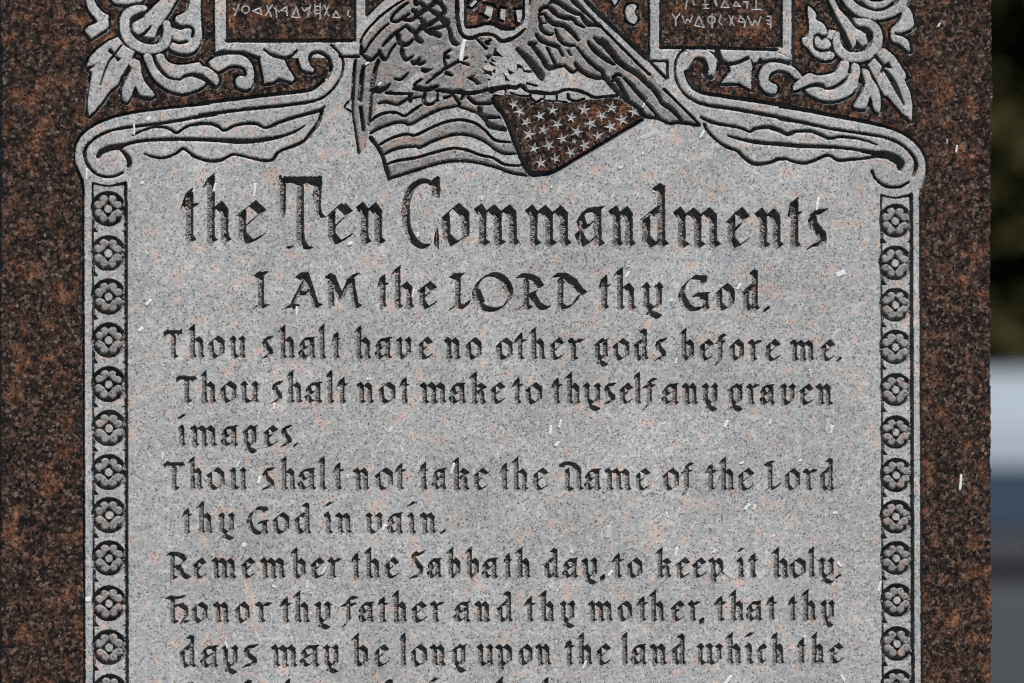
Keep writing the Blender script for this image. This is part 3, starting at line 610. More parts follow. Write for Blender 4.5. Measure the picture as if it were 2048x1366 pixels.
# ---------- flower borders
def border(xa, xb, xo, tilt, ytop, cx, cys, R_, P, right):
    def T(x, y): return x + tilt * (y - 400) / 900
    ys = np.linspace(ytop, 1520, 8)
    area('px', [(T(xa - 2, ytop), ytop - 4), (T(xb + 4, ytop), ytop - 4), (T(xb + 4, 1520), 1520), (T(xa - 2, 1520), 1520)], None, P)
    cut('px', [(T(xo, y), y, 2.3) for y in ys], 13, 1.6, smooth=False)
    cut('px', [(T(xa, y), y, 1.9) for y in ys], 12, 1.5, smooth=False)
    cut('px', [(T(xb, y), y, 3.7) for y in ys], 13, 1.6, smooth=False)
    cut('px', [(xa, ytop, 2.5), (xa + 15, ytop + 4, 2.2), ((xa + xb) / 2, ytop + 6, 2.4), (xb - 15, ytop + 3, 3), (xb, ytop + 1, 4)], 9, 2.2)
    for k, cy in enumerate(cys):
        lab = part('border_flower', None, P)
        R = R_ + random.uniform(-1.0, .6)
        x = cx + tilt * (cy - 400) / 900 + random.uniform(-.8, .8)
        yy, xx = np.mgrid[0:2, 0:2]
        ring = [(x + (R - .6) * math.cos(t), cy + (R * 1.04 - .8) * math.sin(t)) for t in np.linspace(0, 2 * math.pi, 25)]
        a = np.array(ring); w = window(a, 8); s, X, Y = w
        disc = np.hypot(X - x, (Y - cy) / 1.03)
        inb = (X > T(xa, cy)) & (X < T(xb, cy))
        petals = np.full(X.shape, 99.0, np.float32)
        for q in range(4):
            t0 = math.pi / 4 + q * math.pi / 2 + random.uniform(-.06, .06)
            tip = R * random.uniform(.60, .65); lobe = R * random.uniform(.235, .265)
            for sgn in (-1, 1):
                t1 = t0 + sgn * random.uniform(.33, .40)
                petals = np.minimum(petals, sdf_chain(X, Y, [(x + R * .47 * math.cos(t0), cy + R * .48 * math.sin(t0), R * .15), (x + tip * math.cos(t1), cy + tip * 1.03 * math.sin(t1), lobe)]))
        eye = np.hypot(X - x, Y - cy) - R * .235
        g = np.maximum(disc - (R + 2.2 + .8 * (Y < cy)), -np.minimum(petals, eye))
        MAT[s][(petals < 0.5) & inb] = WORN; LAB[s][(disc < R + 3) & inb] = lab
        put(s, g.astype(np.float32), random.uniform(9.5, 13.5), random.uniform(1.6, 2.3))
        # notch between this flower and the next
        ym = (cy + cys[k + 1]) / 2 if k + 1 < len(cys) else cy + 43
        pit('px', [(T(xa, ym), ym - 12), (T(xa + 11, ym), ym + 1), (T(xa, ym), ym + 4)], 8, 2)
        pit('px', [(T(xb, ym), ym - 5), (T(xb - 9, ym), ym), (T(xb, ym), ym + 4)], 8, 2)
        cut('px', [(T(xa + 2, ym), ym - 20, 2.2), (T(xa + 1, ym), ym + 2, 2.0)], 5, 2, smooth=False)
border(185.5, 251.5, 166.5, 2.2, 366, 217, [418, 507, 594, 681, 769, 857, 945, 1031, 1117, 1207.5, 1295.5, 1384, 1472], 33, P_BORL, False)
border(1762.5, 1822.5, 1840.5, 3.0, 390, 1791, [442.5, 526.5, 610.5, 695, 780, 865, 951, 1034, 1117, 1201, 1288, 1373, 1458], 31, P_BORR, True)
# ---------- the inscription: broad-nib letters cut into the stone
NA = math.radians(38)
def arc(cx, cy, rx, ry, a0, a1, n=10):
    return [(cx + rx * math.cos(math.radians(a0 + (a1 - a0) * i / n)), cy + ry * math.sin(math.radians(a0 + (a1 - a0) * i / n))) for i in range(n + 1)]
STEM_N = [(.2, .84), (.2, .07), (.34, 0)]
GL = {
 'n': [[(0, 1), (.22, .83), (.22, .08), (.36, 0)], [(.22, .74), (.58, .98), (.84, .80), (.84, .1), (1, 0)]],
 'm': [[(0, 1), (.12, .83), (.12, .08), (.22, 0)], [(.12, .74), (.34, .98), (.52, .80), (.52, .08), (.62, 0)], [(.52, .74), (.74, .98), (.91, .80), (.91, .1), (1, 0)]],
 'h': [[(0, 1.34), (.24, 1.52)], [(.2, 1.46), (.2, .07), (.36, 0)], [(.2, .72), (.58, .97), (.86, .78), (.86, .1), (1, 0)]],
 'b': [[(0, 1.34), (.24, 1.52)], [(.2, 1.46), (.2, .2), (.52, 0), (.88, .2)], [(.2, .72), (.58, .97), (.9, .78), (.9, .16)]],
 'k': [[(0, 1.34), (.24, 1.52)], [(.2, 1.46), (.2, .07), (.36, 0)], [(.2, .72), (.6, .97), (1, .76)], [(.25, .52), (.62, .70)], [(.60, .66), (.82, .45), (.82, .1), (1, 0)]],
 'o': [[(0, .76), (.5, 1), (1, .77), (1, .16)], [(0, .76), (.06, .20), (.46, 0), (.98, .22)]],
 'a': [[(.08, .70), (.28, .93), (1, .97)], [(.84, .97), (.84, .1), (1, 0)], [(.08, .72), (.20, .50), (.36, .46)], [(.3, .46), (.76, .70)], [(0, .36), (.14, .12), (.36, .02), (.8, .26)], [(.05, .40), (.3, .50)]],
 'e': [[(0, .74), (.55, 1), (1, .76)], [(.1, .76), (.1, .20), (.42, 0), (1, .17)], [(.18, .38), (.64, .62)]],
 'c': [[(0, .74), (.55, 1), (1, .78)], [(.1, .76), (.1, .20), (.42, 0), (1, .17)]],
 's': [[(.12, .84), (.42, .98), (1, 1)], [(.12, .84), (.24, .62), (.82, .36), (.88, .16)], [(0, .03), (.36, .10), (.84, .12)], [(.2, .96), (.95, .99)]],
 't': [[(0, .88), (.46, 1.22)], [(.46, 1.14), (.46, .1), (.72, 0)], [(.1, .90), (1, .90)], [(.3, .92), (.5, 1.06)]],
 'd': [[(0, .78), (.42, .98), (.74, .84)], [(.1, .76), (.1, .2), (.46, 0), (.80, .22)], [(.58, 1.46), (.82, 1.40)], [(.82, 1.42), (.82, .1), (1, 0)]],
 'l': [[(0, 1.34), (.5, 1.54)], [(.46, 1.46), (.46, .1), (1, 0)]],
 'i': [[(.05, 1), (.48, .82), (.48, .1), (.95, 0)], [(0, 1.42), (.36, 1.52), (.62, 1.45), (1, 1.5)]],
 'r': [[(0, 1), (.3, .83), (.3, .08), (.5, 0)], [(.3, .70), (.6, .95), (1, .93)]],
 'u': [[(0, 1), (.2, .83)], [(.11, .88), (.11, .16), (.4, 0), (.82, .2)], [(.78, 1), (.98, .83)], [(.88, .88), (.88, .1), (1, 0)]],
 'v': [[(0, 1), (.2, .83)], [(.11, .88), (.11, .2), (.46, 0), (.88, .24)], [(.78, 1), (1, .82)], [(.9, .88), (.9, .22)]],
 'w': [[(0, 1), (.13, .83)], [(.07, .88), (.07, .14), (.22, 0), (.48, .2)], [(.43, 1), (.56, .83)], [(.5, .88), (.5, .14), (.66, 0), (.9, .2)], [(.86, 1), (1, .82)], [(.93, .88), (.93, .2)]],
 'y': [[(0, 1), (.2, .83)], [(.11, .88), (.11, .2), (.42, .02), (.86, .22)], [(.78, 1), (1, .82)], [(.9, .88), (.9, .12)], [(.44, .02), (.28, -.13), (.56, -.19), (.92, -.32)]],
 'g': [[(0, .78), (.46, 1), (.62, .90), (1, 1)], [(.14, .80), (.14, .2), (.44, .02), (.84, .22)], [(.86, .9), (.86, .12)], [(.44, .02), (.28, -.12), (.56, -.18), (.92, -.32)]],
 'p': [[(0, 1), (.22, .83), (.22, .02), (.3, -.28)], [(.22, .74), (.58, .98), (.9, .80), (.9, .16)], [(.22, .18), (.52, 0), (.9, .22)]],
 'f': [[(.44, 1.02), (.44, .04), (.1, -.22)], [(.42, 1.02), (.62, 1.26), (1, 1.2)], [(0, .9), (.9, .9)]],
 ',': [[(.2, .10), (.8, 0), (.5, -.22)]],
 '.': [[(0, .06), (.6, .10), (1, 0), (.2, 0)]],
 'T': [[(0, 1.27), (.1, 1.22), (.9, 1.22), (1, 1.30)], [(.02, 1.28), (.04, 1.08)], [(.52, 1.22), (.52, .1), (.72, 0)], [(.96, 1.22), (1, 1.1)]],
 'R': [[(0, 1.26), (.3, 1.28), (.66, 1.16), (.78, .92), (.62, .68), (.24, .58)], [(.18, 1.2), (.18, .08), (.34, 0)], [(.48, .6), (.7, .2), (1, .02)]],
 'H': [[(0, 1.30), (.3, 1.24), (.8, 1.32)], [(.24, 1.22), (.24, .08), (.42, 0)], [(.24, .70), (.62, .92), (.88, .74), (.9, .34), (.72, .02), (1, .06)], [(.3, .86), (.7, .94)]],
 'N': [[(0, 1.26), (.25, 1.30), (.62, 1.22), (.84, .98), (.86, .1), (1, 0)], [(.3, 1.02), (.3, .1), (.5, 0)], [(0.02, 1.2), (.2, 1.16)]],
 'L': [[(0, 1.30), (.3, 1.16), (.3, .12), (.62, .06), (.9, .16), (1, .3)], [(.05, 1.3), (.5, 1.33)], [(.02, .0), (.2, .1)]],
 'S': [[(.2, 1.30), (.5, 1.24), (1, 1.36)], [(.2, 1.28), (.22, .95), (.8, .5), (.78, .18)], [(0, .02), (.4, .1), (.74, .12)], [(.15, 1.12), (.9, 1.26)]],
 'G': [[(.92, 1.10), (.86, 1.26), (.5, 1.27), (.22, 1.05), (.1, .62), (.24, .2), (.55, 0), (.82, .05)], [(.6, .56), (1, .62)], [(.86, .56), (.86, .12), (.92, -.04)]],
}
ROMAN = {
 'I': [[(.5, 1.24), (.5, .1), (.68, .02), (1, .02)], [(.08, 1.27), (.92, 1.27)], [(.2, 1.24), (.5, 1.14), (.8, 1.24)], [(0, .0), (.16, .06)]],
 'A': [[(.36, 1.26), (.58, 1.26), (.86, .1), (1, .03)], [(.36, 1.22), (.52, 1.12)], [(.56, 1.1), (.16, .06)], [(.3, .56), (.66, .56)], [(0, .0), (.12, .06)], [(.14, .06), (.3, .01)]],
 'M': [[(.02, 1.24), (.18, 1.16), (.42, .42)], [(.12, 1.1), (.13, .1), (.16, .01)], [(.44, .34), (.70, 1.12)], [(.68, 1.14), (.82, 1.24), (.92, 1.25)], [(.74, 1.12), (.88, .1), (1, .01)], [(.2, 1.06), (.42, .45)]],
 'L': [[(.36, 1.2), (.36, .1), (.6, .04), (.84, .06), (1, .28)], [(.02, 1.26), (.6, 1.26)], [(.16, 1.24), (.38, 1.14), (.5, 1.24)], [(0, -.02), (.06, .02)]],
 'O': [arc(.5, .62, .5, .68, 0, 360, 24), [(.86, .95), (.97, .55)], [(.06, .7), (.2, .2)]],
 'R': [[(0, 1.26), (.3, 1.27), (.6, 1.14), (.74, .88)], [(.74, .86), (.55, .66), (.3, .54)], [(.24, 1.18), (.24, .08), (.38, 0)], [(.44, .58), (.66, .14), (.86, .02), (1, .04)], [(0, 0), (.06, .05)]],
 'D': [[(0, 1.30), (.3, 1.30), (.62, 1.1), (.84, .74), (1, .62)], [(.86, .6), (.7, .3), (.52, .1), (.3, .02)], [(.18, 1.2), (.18, .14), (.34, .02)], [(.4, 1.26), (.7, .95)]],
 'G': [[(.86, 1.02), (.86, 1.24), (.5, 1.26), (.2, 1.0), (.08, .58), (.2, .2), (.48, 0), (.78, .06)], [(.58, .60), (1, .62)], [(.8, .54), (.92, .50), (.92, .1), (.97, 0)], [(.1, .62), (.3, .15)]],
}
def nib_quads(strokes, x0, x1, base, xh, nib, kasc, dil):
    n = np.array([math.cos(NA), -math.sin(NA)]) * nib / 2
    hx, hy = abs(n[0]) + dil, abs(n[1]) + dil
    out = []
    for st in strokes:
        p = []
        for u, v in st:
            x = x0 + hx + u * max(x1 - x0 - 2 * hx, 1.0)
            vv = v if v <= 1 else 1 + (v - 1) * kasc
            y = base - hy - min(vv, 1) * (xh - 2 * hy) - max(vv - 1, 0) * xh
            p.append(np.array([x + random.uniform(-.35, .35), y + random.uniform(-.35, .35)]))
        for a, b in zip(p[:-1], p[1:]):
            out.append(np.array([a - n, a + n, b + n, b - n]))
    return out

def carve_letter(strokes, x0, x1, base, xh, nib, kasc, depth, wall, lab, dil=0.7):
    qs = nib_quads(strokes, x0, x1, base, xh, nib, kasc, dil)
    allp = np.concatenate(qs)
    w = window(allp, MARG + 1)
    if not w: return
    s, X, Y = w
    f = np.full(X.shape, 9.0, np.float32)
    for q in qs:
        bx0, bx1, by0, by1 = q[:, 0].min() - 9, q[:, 0].max() + 9, q[:, 1].min() - 9, q[:, 1].max() + 9
        ix = slice(max(int(bx0 - X[0, 0]), 0), max(int(bx1 - X[0, 0]) + 1, 0)); iy = slice(max(int(by0 - Y[0, 0]), 0), max(int(by1 - Y[0, 0]) + 1, 0))
        if X[iy, ix].size == 0: continue
        f[iy, ix] = np.minimum(f[iy, ix], sdf_poly(X[iy, ix], Y[iy, ix], q) - dil)
    put(s, f, depth, wall, lab)

WORDBOX = []
def word(frame, text, ext, base, top, nib, kasc, depth, wall, glyphs=GL):
    x_0, _, sc_ = FR[frame]
    lab = part('carved_word', 'the carved word "%s"' % text)
    ex = [x_0 + e / sc_ for e in ext]
    for i, ch in enumerate(text):
        a, b = ex[2 * i], ex[2 * i + 1]
        g = glyphs.get(ch) or GL.get(ch)
        if g is None or b - a < 0.5: continue
        xm = (a + b) / 2; t = (xm - 330) / 1350
        bs = base[0] + (base[1] - base[0]) * t; tp = top[0] + (top[1] - top[0]) * t
        carve_letter(g, a, b, bs, bs - tp, nib, kasc, depth, wall, lab)
    t = (ex[0] - 330) / 1350
    WORDBOX.append((text, min(ex), max(ex), top[0] + (top[1] - top[0]) * t, base[0] + (base[1] - base[0]) * t))
    return lab

# title
TB, TT = (489.5, 502.5), (397.5, 417)
def title(f, txt, ext): return word(f, txt, ext, TB, TT, 18.2, 1.13, 11, 2.3)
title('t1', 'the', [92, 262, 290, 548, 588, 860])
lab = title('t1', 'Ten', [0, 1, 1386, 1632, 1655, 1920])
WORDBOX[-1] = ('Ten', 555, 772, 400, 492)
T1 = dict(depth=11.5, wall=2.3, lab=lab)
pit('t1', [(970, 52), (985, 42), (1005, 58), (1310, 58), (1335, 48), (1356, 62), (1357, 140), (1268, 142), (1225, 122), (1195, 130), (1125, 138), (1090, 118), (1035, 122), (975, 138)], **T1)
cut('t1', [(1004, 120, 30), (1004, 260, 28), (1003, 370, 26), (1003, 430, 6)], **T1)
cut('t1', [(1159, 120, 34), (1159, 400, 34), (1160, 600, 36), (1185, 660, 34), (1220, 690, 22), (1262, 692, 8)], **T1)
cut('t1', [(1046, 688, 8), (1065, 690, 13), (1098, 678, 5)], **T1)
cut('t1', [(1318, 120, 34), (1310, 230, 38), (1318, 330, 28), (1335, 400, 26), (1375, 412, 8)], **T1)
lab = title('t2', 'Commandments', [0, 1, 458, 708, 748, 1158, 1203, 1616, 1645, 1915, 1944, 2190, 2230, 2482, 2520, 2945, 2990, 3208, 3246, 3506, 3534, 3675, 3706, 3905])
WORDBOX[-1] = ('Commandments', 805, 1658, 410, 500)
T2 = dict(depth=11.5, wall=2.3, lab=lab)
cut('t2', [(385, 125, 12), (330, 100, 22), (270, 108, 26), (210, 145, 30), (170, 210, 34), (145, 300, 36), (138, 400, 38), (150, 500, 36), (185, 590, 36), (240, 655, 34), (295, 680, 26), (350, 665, 10)], **T2)
cut('t2', [(360, 125, 16), (400, 95, 22), (425, 75, 18)], **T2)
cut('t2', [(425, 75, 18), (415, 150, 32), (412, 215, 32), (425, 240, 16)], **T2)
cut('t2', [(422, 525, 5), (415, 590, 18), (415, 660, 20), (428, 700, 8)], **T2)
# second line
def l2(f, txt, ext): return word(f, txt, ext, (618, 626), (558, 567), 13.6, 1.02, 9.0, 2.1, ROMAN if txt.isupper() or txt[0] == 'G' else GL)
l2('s1', 'I', [92, 215]); l2('s1', 'AM', [316, 608, 612, 896]); l2('s1', 'the', [1003, 1087, 1105, 1277, 1300, 1440])
l2('s1', 'LORD', [1525, 1694, 1696, 1998, 2018, 2278, 2282, 2542])
l2('s2', 'thy', [717, 813, 830, 997, 1033, 1198]); l2('s2', 'God.', [1283, 1542, 1578, 1715, 1768, 1902, 1925, 1976])
# body text
def body(f, base, top, words, dp=7.0):
    for txt, ext in words:
        word(f, txt, ext, base, top, 10.8, .88, dp, 1.9)
L3 = ((719.5, 725.5), (670, 679)); L4 = ((808.5, 813.5), (761, 767)); L5 = ((896, 900), (849, 853)); L6 = ((983, 985), (934, 936)); L7 = ((1071, 1071), (1024, 1024))
L8 = ((1161, 1159), (1114.5, 1114.5)); L9 = ((1250, 1245), (1203, 1199.5)); L10 = ((1339, 1331), (1289.5, 1285)); L11 = ((1427, 1419), (1379, 1372))
body('A', *L3, [('Thou', [48, 162, 190, 292, 313, 407, 435, 532]), ('shalt', [622, 697, 718, 822, 838, 944, 953, 1002, 1033, 1088]), ('have', [1163, 1267, 1283, 1387, 1410, 1504, 1538, 1624]), ('no', [1690, 1792, 1818, 1912])])
body('B', *L3, [('other', [-20, 74, 80, 157, 170, 267, 288, 377, 393, 492]), ('gods', [546, 639, 660, 757, 778, 870, 903, 977]), ('before', [1048, 1142, 1163, 1252, 1253, 1327, 1343, 1427, 1448, 1535, 1548, 1642]), ('me.', [1695, 1842, 1873, 1962, 1968, 1997])])
body('A', *L4, [('Thou', [120, 244, 260, 359, 383, 477, 498, 610]), ('shalt', [678, 750, 766, 864, 876, 980, 998, 1050, 1063, 1130]), ('not', [1178, 1282, 1308, 1407, 1428, 1492]), ('make', [1548, 1707, 1720, 1822, 1838, 1942, 1960, 2050])])
body('B', *L4, [('to', [66, 137, 148, 247]), ('thyself', [298, 364, 380, 472, 485, 594, 603, 682, 695, 779, 783, 827, 833, 920]), ('any', [943, 1049, 1063, 1162, 1181, 1279]), ('graven', [1328, 1427, 1438, 1520, 1518, 1609, 1638, 1730, 1748, 1837, 1846, 1947])])
body('A', *L5, [('images.', [133, 182, 203, 364, 383, 487, 506, 602, 633, 720, 733, 807, 805, 832])])
body('C', *L6, [('Thou', [48, 172, 190, 282, 303, 407, 435, 537]), ('shalt', [620, 707, 726, 827, 833, 942, 953, 1007, 1038, 1107]), ('not', [1158, 1257, 1288, 1392, 1398, 1470]), ('take', [1543, 1602, 1618, 1707, 1733, 1842, 1860, 1952])], 5.6)
body('D', *L6, [('the', [-2, 54, 66, 167, 188, 282]), ('Name', [343, 492, 490, 594, 610, 770, 788, 882]), ('of', [953, 1047, 1056, 1132]), ('the', [1196, 1272, 1280, 1372, 1388, 1489]), ('Lord', [1543, 1647, 1663, 1754, 1768, 1862, 1866, 1957])], 5.6)
body('C', *L7, [('thy', [156, 217, 243, 337, 368, 469]), ('God', [523, 672, 688, 787, 810, 917]), ('in', [983, 1047, 1053, 1154]), ('vain.', [1230, 1334, 1355, 1452, 1473, 1532, 1548, 1647, 1666, 1699])], 5.6)
body('E', *L8, [('Remember', [66, 212, 220, 302, 328, 477, 503, 587, 613, 764, 793, 887, 908, 994, 1006, 1094]), ('the', [1148, 1202, 1223, 1320, 1338, 1430]), ('Sabbath', [1486, 1584, 1590, 1679, 1703, 1792, 1813, 1902, 1910, 2010, 2038, 2090, 2108, 2200])])
body('G', *L8, [('day,', [253, 347, 363, 459, 478, 572, 581, 617]), ('to', [650, 727, 743, 832]), ('keep', [908, 1005, 1028, 1112, 1123, 1207, 1218, 1312]), ('it', [1383, 1434, 1448, 1512]), ('holy.', [1588, 1692, 1693, 1790, 1803, 1844, 1860, 1959, 1963, 1992])])
body('E', *L9, [('Honor', [60, 207, 215, 307, 338, 439, 468, 554, 583, 687]), ('thy', [728, 802, 806, 907, 933, 1032]), ('father', [1083, 1187, 1188, 1284, 1298, 1367, 1383, 1477, 1498, 1592, 1608, 1694]), ('and', [1748, 1847, 1868, 1964, 1995, 2096])])
body('G', *L9, [('thy', [138, 212, 228, 322, 348, 442]), ('mother,', [513, 662, 686, 772, 798, 867, 870, 967, 998, 1082, 1096, 1174, 1163, 1192]), ('that', [1250, 1327, 1338, 1430, 1438, 1537, 1556, 1620]), ('thy', [1683, 1742, 1763, 1852, 1875, 1959])])
body('E', *L10, [('days', [138, 242, 263, 372, 390, 489, 508, 607]), ('may', [678, 834, 846, 964, 983, 1079]), ('be', [1148, 1254, 1278, 1372]), ('long', [1433, 1472, 1495, 1592, 1608, 1702, 1728, 1827]), ('upon', [1883, 1982, 1990, 2096, 2126, 2208, 2223, 2320])])
body('G', *L10, [('the', [373, 437, 448, 542, 560, 652]), ('land', [708, 752, 763, 860, 873, 979, 1001, 1092]), ('which', [1148, 1305, 1318, 1414, 1430, 1487, 1503, 1562, 1583, 1664]), ('the', [1738, 1792, 1813, 1897, 1923, 2012])])
body('px', *L11, [('Lord', [365, 400, 405, 437, 440, 470, 473, 508]), ('thy', [540, 560, 566, 597, 610, 642]), ('God', [668, 715, 722, 753, 755, 790]), ('giveth', [822, 853, 858, 878, 885, 917, 925, 957, 965, 985, 990, 1025]), ('thee', [1055, 1076, 1082, 1114, 1120, 1150, 1156, 1186])])

# ---------- from distances to relief
def smooth_noise(step, amp, seed):
    r = np.random.default_rng(seed)
    h, w = H // step + 3, W // step + 3
    g = r.standard_normal((h, w)).astype(np.float32)
    yy = np.arange(H) / step; xx = np.arange(W) / step
    iy, ix = yy.astype(int), xx.astype(int); fy = (yy - iy)[:, None].astype(np.float32); fx = (xx - ix)[None].astype(np.float32)
    fy = fy * fy * (3 - 2 * fy); fx = fx * fx * (3 - 2 * fx)
    a = g[iy][:, ix]; b = g[iy][:, ix + 1]; c = g[iy + 1][:, ix]; d = g[iy + 1][:, ix + 1]
    return amp * ((a * (1 - fx) + b * fx) * (1 - fy) + (c * (1 - fx) + d * fx) * fy)

F += (smooth_noise(5, .22, 1) + smooth_noise(11, .2, 2) + smooth_noise(2, .14, 3)) * (np.abs(F) < 6)
R = 9
DIN = np.full(F.shape, R, np.float32)
offs = sorted([(dx, dy) for dx in range(-R, R + 1) for dy in range(-R, R + 1) if 0 < dx * dx + dy * dy <= R * R], key=lambda o: o[0] ** 2 + o[1] ** 2)
OUT = np.where(F >= 0, np.minimum(F, 1.5), -50).astype(np.float32)
for dx, dy in offs:
    ya, yb = max(0, -dy), min(H, H - dy); xa, xb = max(0, -dx), min(W, W - dx)
    src = OUT[ya + dy:yb + dy, xa + dx:xb + dx]
    dst = DIN[ya:yb, xa:xb]
    np.minimum(dst, math.hypot(dx, dy) - src, out=dst)
DIN[F >= 0] = 0
DIN = np.maximum(DIN, 0)
t = np.clip(DIN / WD, 0, 1)
rough = 1 + smooth_noise(4, .10, 5) + smooth_noise(9, .10, 6) + smooth_noise(2, .05, 8)
DEP = (DM * (1 - (1 - t) ** 2) * .93 + DM * .12 * np.clip((DIN - WD) / 4, 0, 1)) * np.clip(rough, .6, 1.35)
# stems: left wall sloped and right one steep, shaped so strokes grade light to dark
INS = F < 0
vr = np.zeros(F.shape, np.float32); dn = np.zeros(F.shape, np.float32); xr = np.zeros(F.shape, np.float32)
for i in range(1, H): vr[i] = (vr[i - 1] + 1) * INS[i]
for i in range(H - 2, -1, -1): dn[i] = (dn[i + 1] + 1) * INS[i]
for j in range(1, W): xr[:, j] = (xr[:, j - 1] + 1) * INS[:, j]
stem = np.clip((vr + dn - 2.3 * DM) / (1.0 * DM + .1), 0, 1)
WORDL = np.isin(LAB, [i for i, p in enumerate(PARTS) if p[0] == 'carved_word'])
cap = .9 * np.maximum(xr + np.clip(-F, 0, 1) - .5, 0) + (1 - stem) * 30
num = np.zeros_like(cap); den = np.full_like(cap, 1e-3)
for k in range(-4, 5):
    a0, a1, b0, b1 = max(0, k), H + min(0, k), max(0, -k), H + min(0, -k)
    num[a0:a1] += cap[b0:b1] * INS[b0:b1]; den[a0:a1] += INS[b0:b1]
cap = num / den * np.clip(1 + smooth_noise(6, .14, 21) + smooth_noise(2, .12, 22), .6, 1.5)
DEP = np.where(WORDL & INS, np.minimum(DEP, np.maximum(cap, .6)), DEP)
del vr, dn, xr
sh = np.clip(1 - np.maximum(F, 0) / 3.5, 0, 1) ** 2
ORN = np.isin(LAB, [P_SPRL, P_SPRR, P_SCL, P_SCR, P_TABL, P_TABR]) & (MAT == GREY)
DEP = np.where(F >= 0, np.where(MAT == WORN, 1.6 * sh, np.where(ORN, .9 * sh, 0.0)), DEP)
DEP = np.where((F >= 0) & (MAT == WORN), DEP + np.maximum(smooth_noise(12, .25, 9) + .4, 0) , DEP)
WORDL = np.isin(LAB, [i for i, p in enumerate(PARTS) if p[0] == 'carved_word'])
MAT[(F < -0.3) & (MAT != FROST)] = GROOVE  # recess shade put into the colour: cuts take the darkened stone
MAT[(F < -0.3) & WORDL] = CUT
del OUT
PX, PY = np.meshgrid(np.arange(GX0, GX1 + 1), np.arange(GY0, GY1 + 1))
VX, VZ = plane(PX, PY)
VCO = np.stack([VX, DEP * MM, VZ], axis=-1).astype(np.float32)

# ---------- one mesh for every part: its own cells of the relief
CL = LAB[:-1, :-1]; CM = MAT[:-1, :-1]
flat = (DEP[:-1, :-1] == 0) & (DEP[1:, :-1] == 0) & (DEP[:-1, 1:] == 0) & (DEP[1:, 1:] == 0)
hc, wc = CL.shape
B = 8
big = np.zeros((hc // B, wc // B), bool)
hb, wb = big.shape
def blk(a): return a[:hb * B, :wb * B].reshape(hb, B, wb, B).swapaxes(1, 2).reshape(hb, wb, B * B)
bl, bm, bf = blk(CL), blk(CM), blk(flat)
big = bf.all(2) & (bl == bl[:, :, :1]).all(2) & (bm == bm[:, :, :1]).all(2)
small = np.ones((hc, wc), bool)
small[:hb * B, :wb * B] = ~np.repeat(np.repeat(big, B, 0), B, 1)
iy, ix = np.nonzero(small)
q1 = np.stack([iy * W + ix, (iy + 1) * W + ix, (iy + 1) * W + ix + 1, iy * W + ix + 1], 1)
l1 = CL[iy, ix]; m1 = CM[iy, ix]
jy, jx = np.nonzero(big)
q2 = np.stack([jy * B * W + jx * B, (jy + 1) * B * W + jx * B, (jy + 1) * B * W + (jx + 1) * B, jy * B * W + (jx + 1) * B], 1)
Q = np.concatenate([q1, q2]).astype(np.int64); QL = np.concatenate([l1, bl[jy, jx, 0]]); QM = np.concatenate([m1, bm[jy, jx, 0]])
order = np.argsort(QL, kind='stable'); Q, QL, QM = Q[order], QL[order], QM[order]
VF = VCO.reshape(-1, 3)
MON = empty('monument', (0.0, 0.1, 0.0))
tag(MON, 'upright slab of brown granite with a grey carved text panel, eagle, flag and flower borders', 'monument')
bounds = np.searchsorted(QL, np.arange(len(PARTS) + 1))
OBJ = {}
def extra_for(i):
    return None
print('relief quads', len(Q))
SLAB_EXTRA = {}
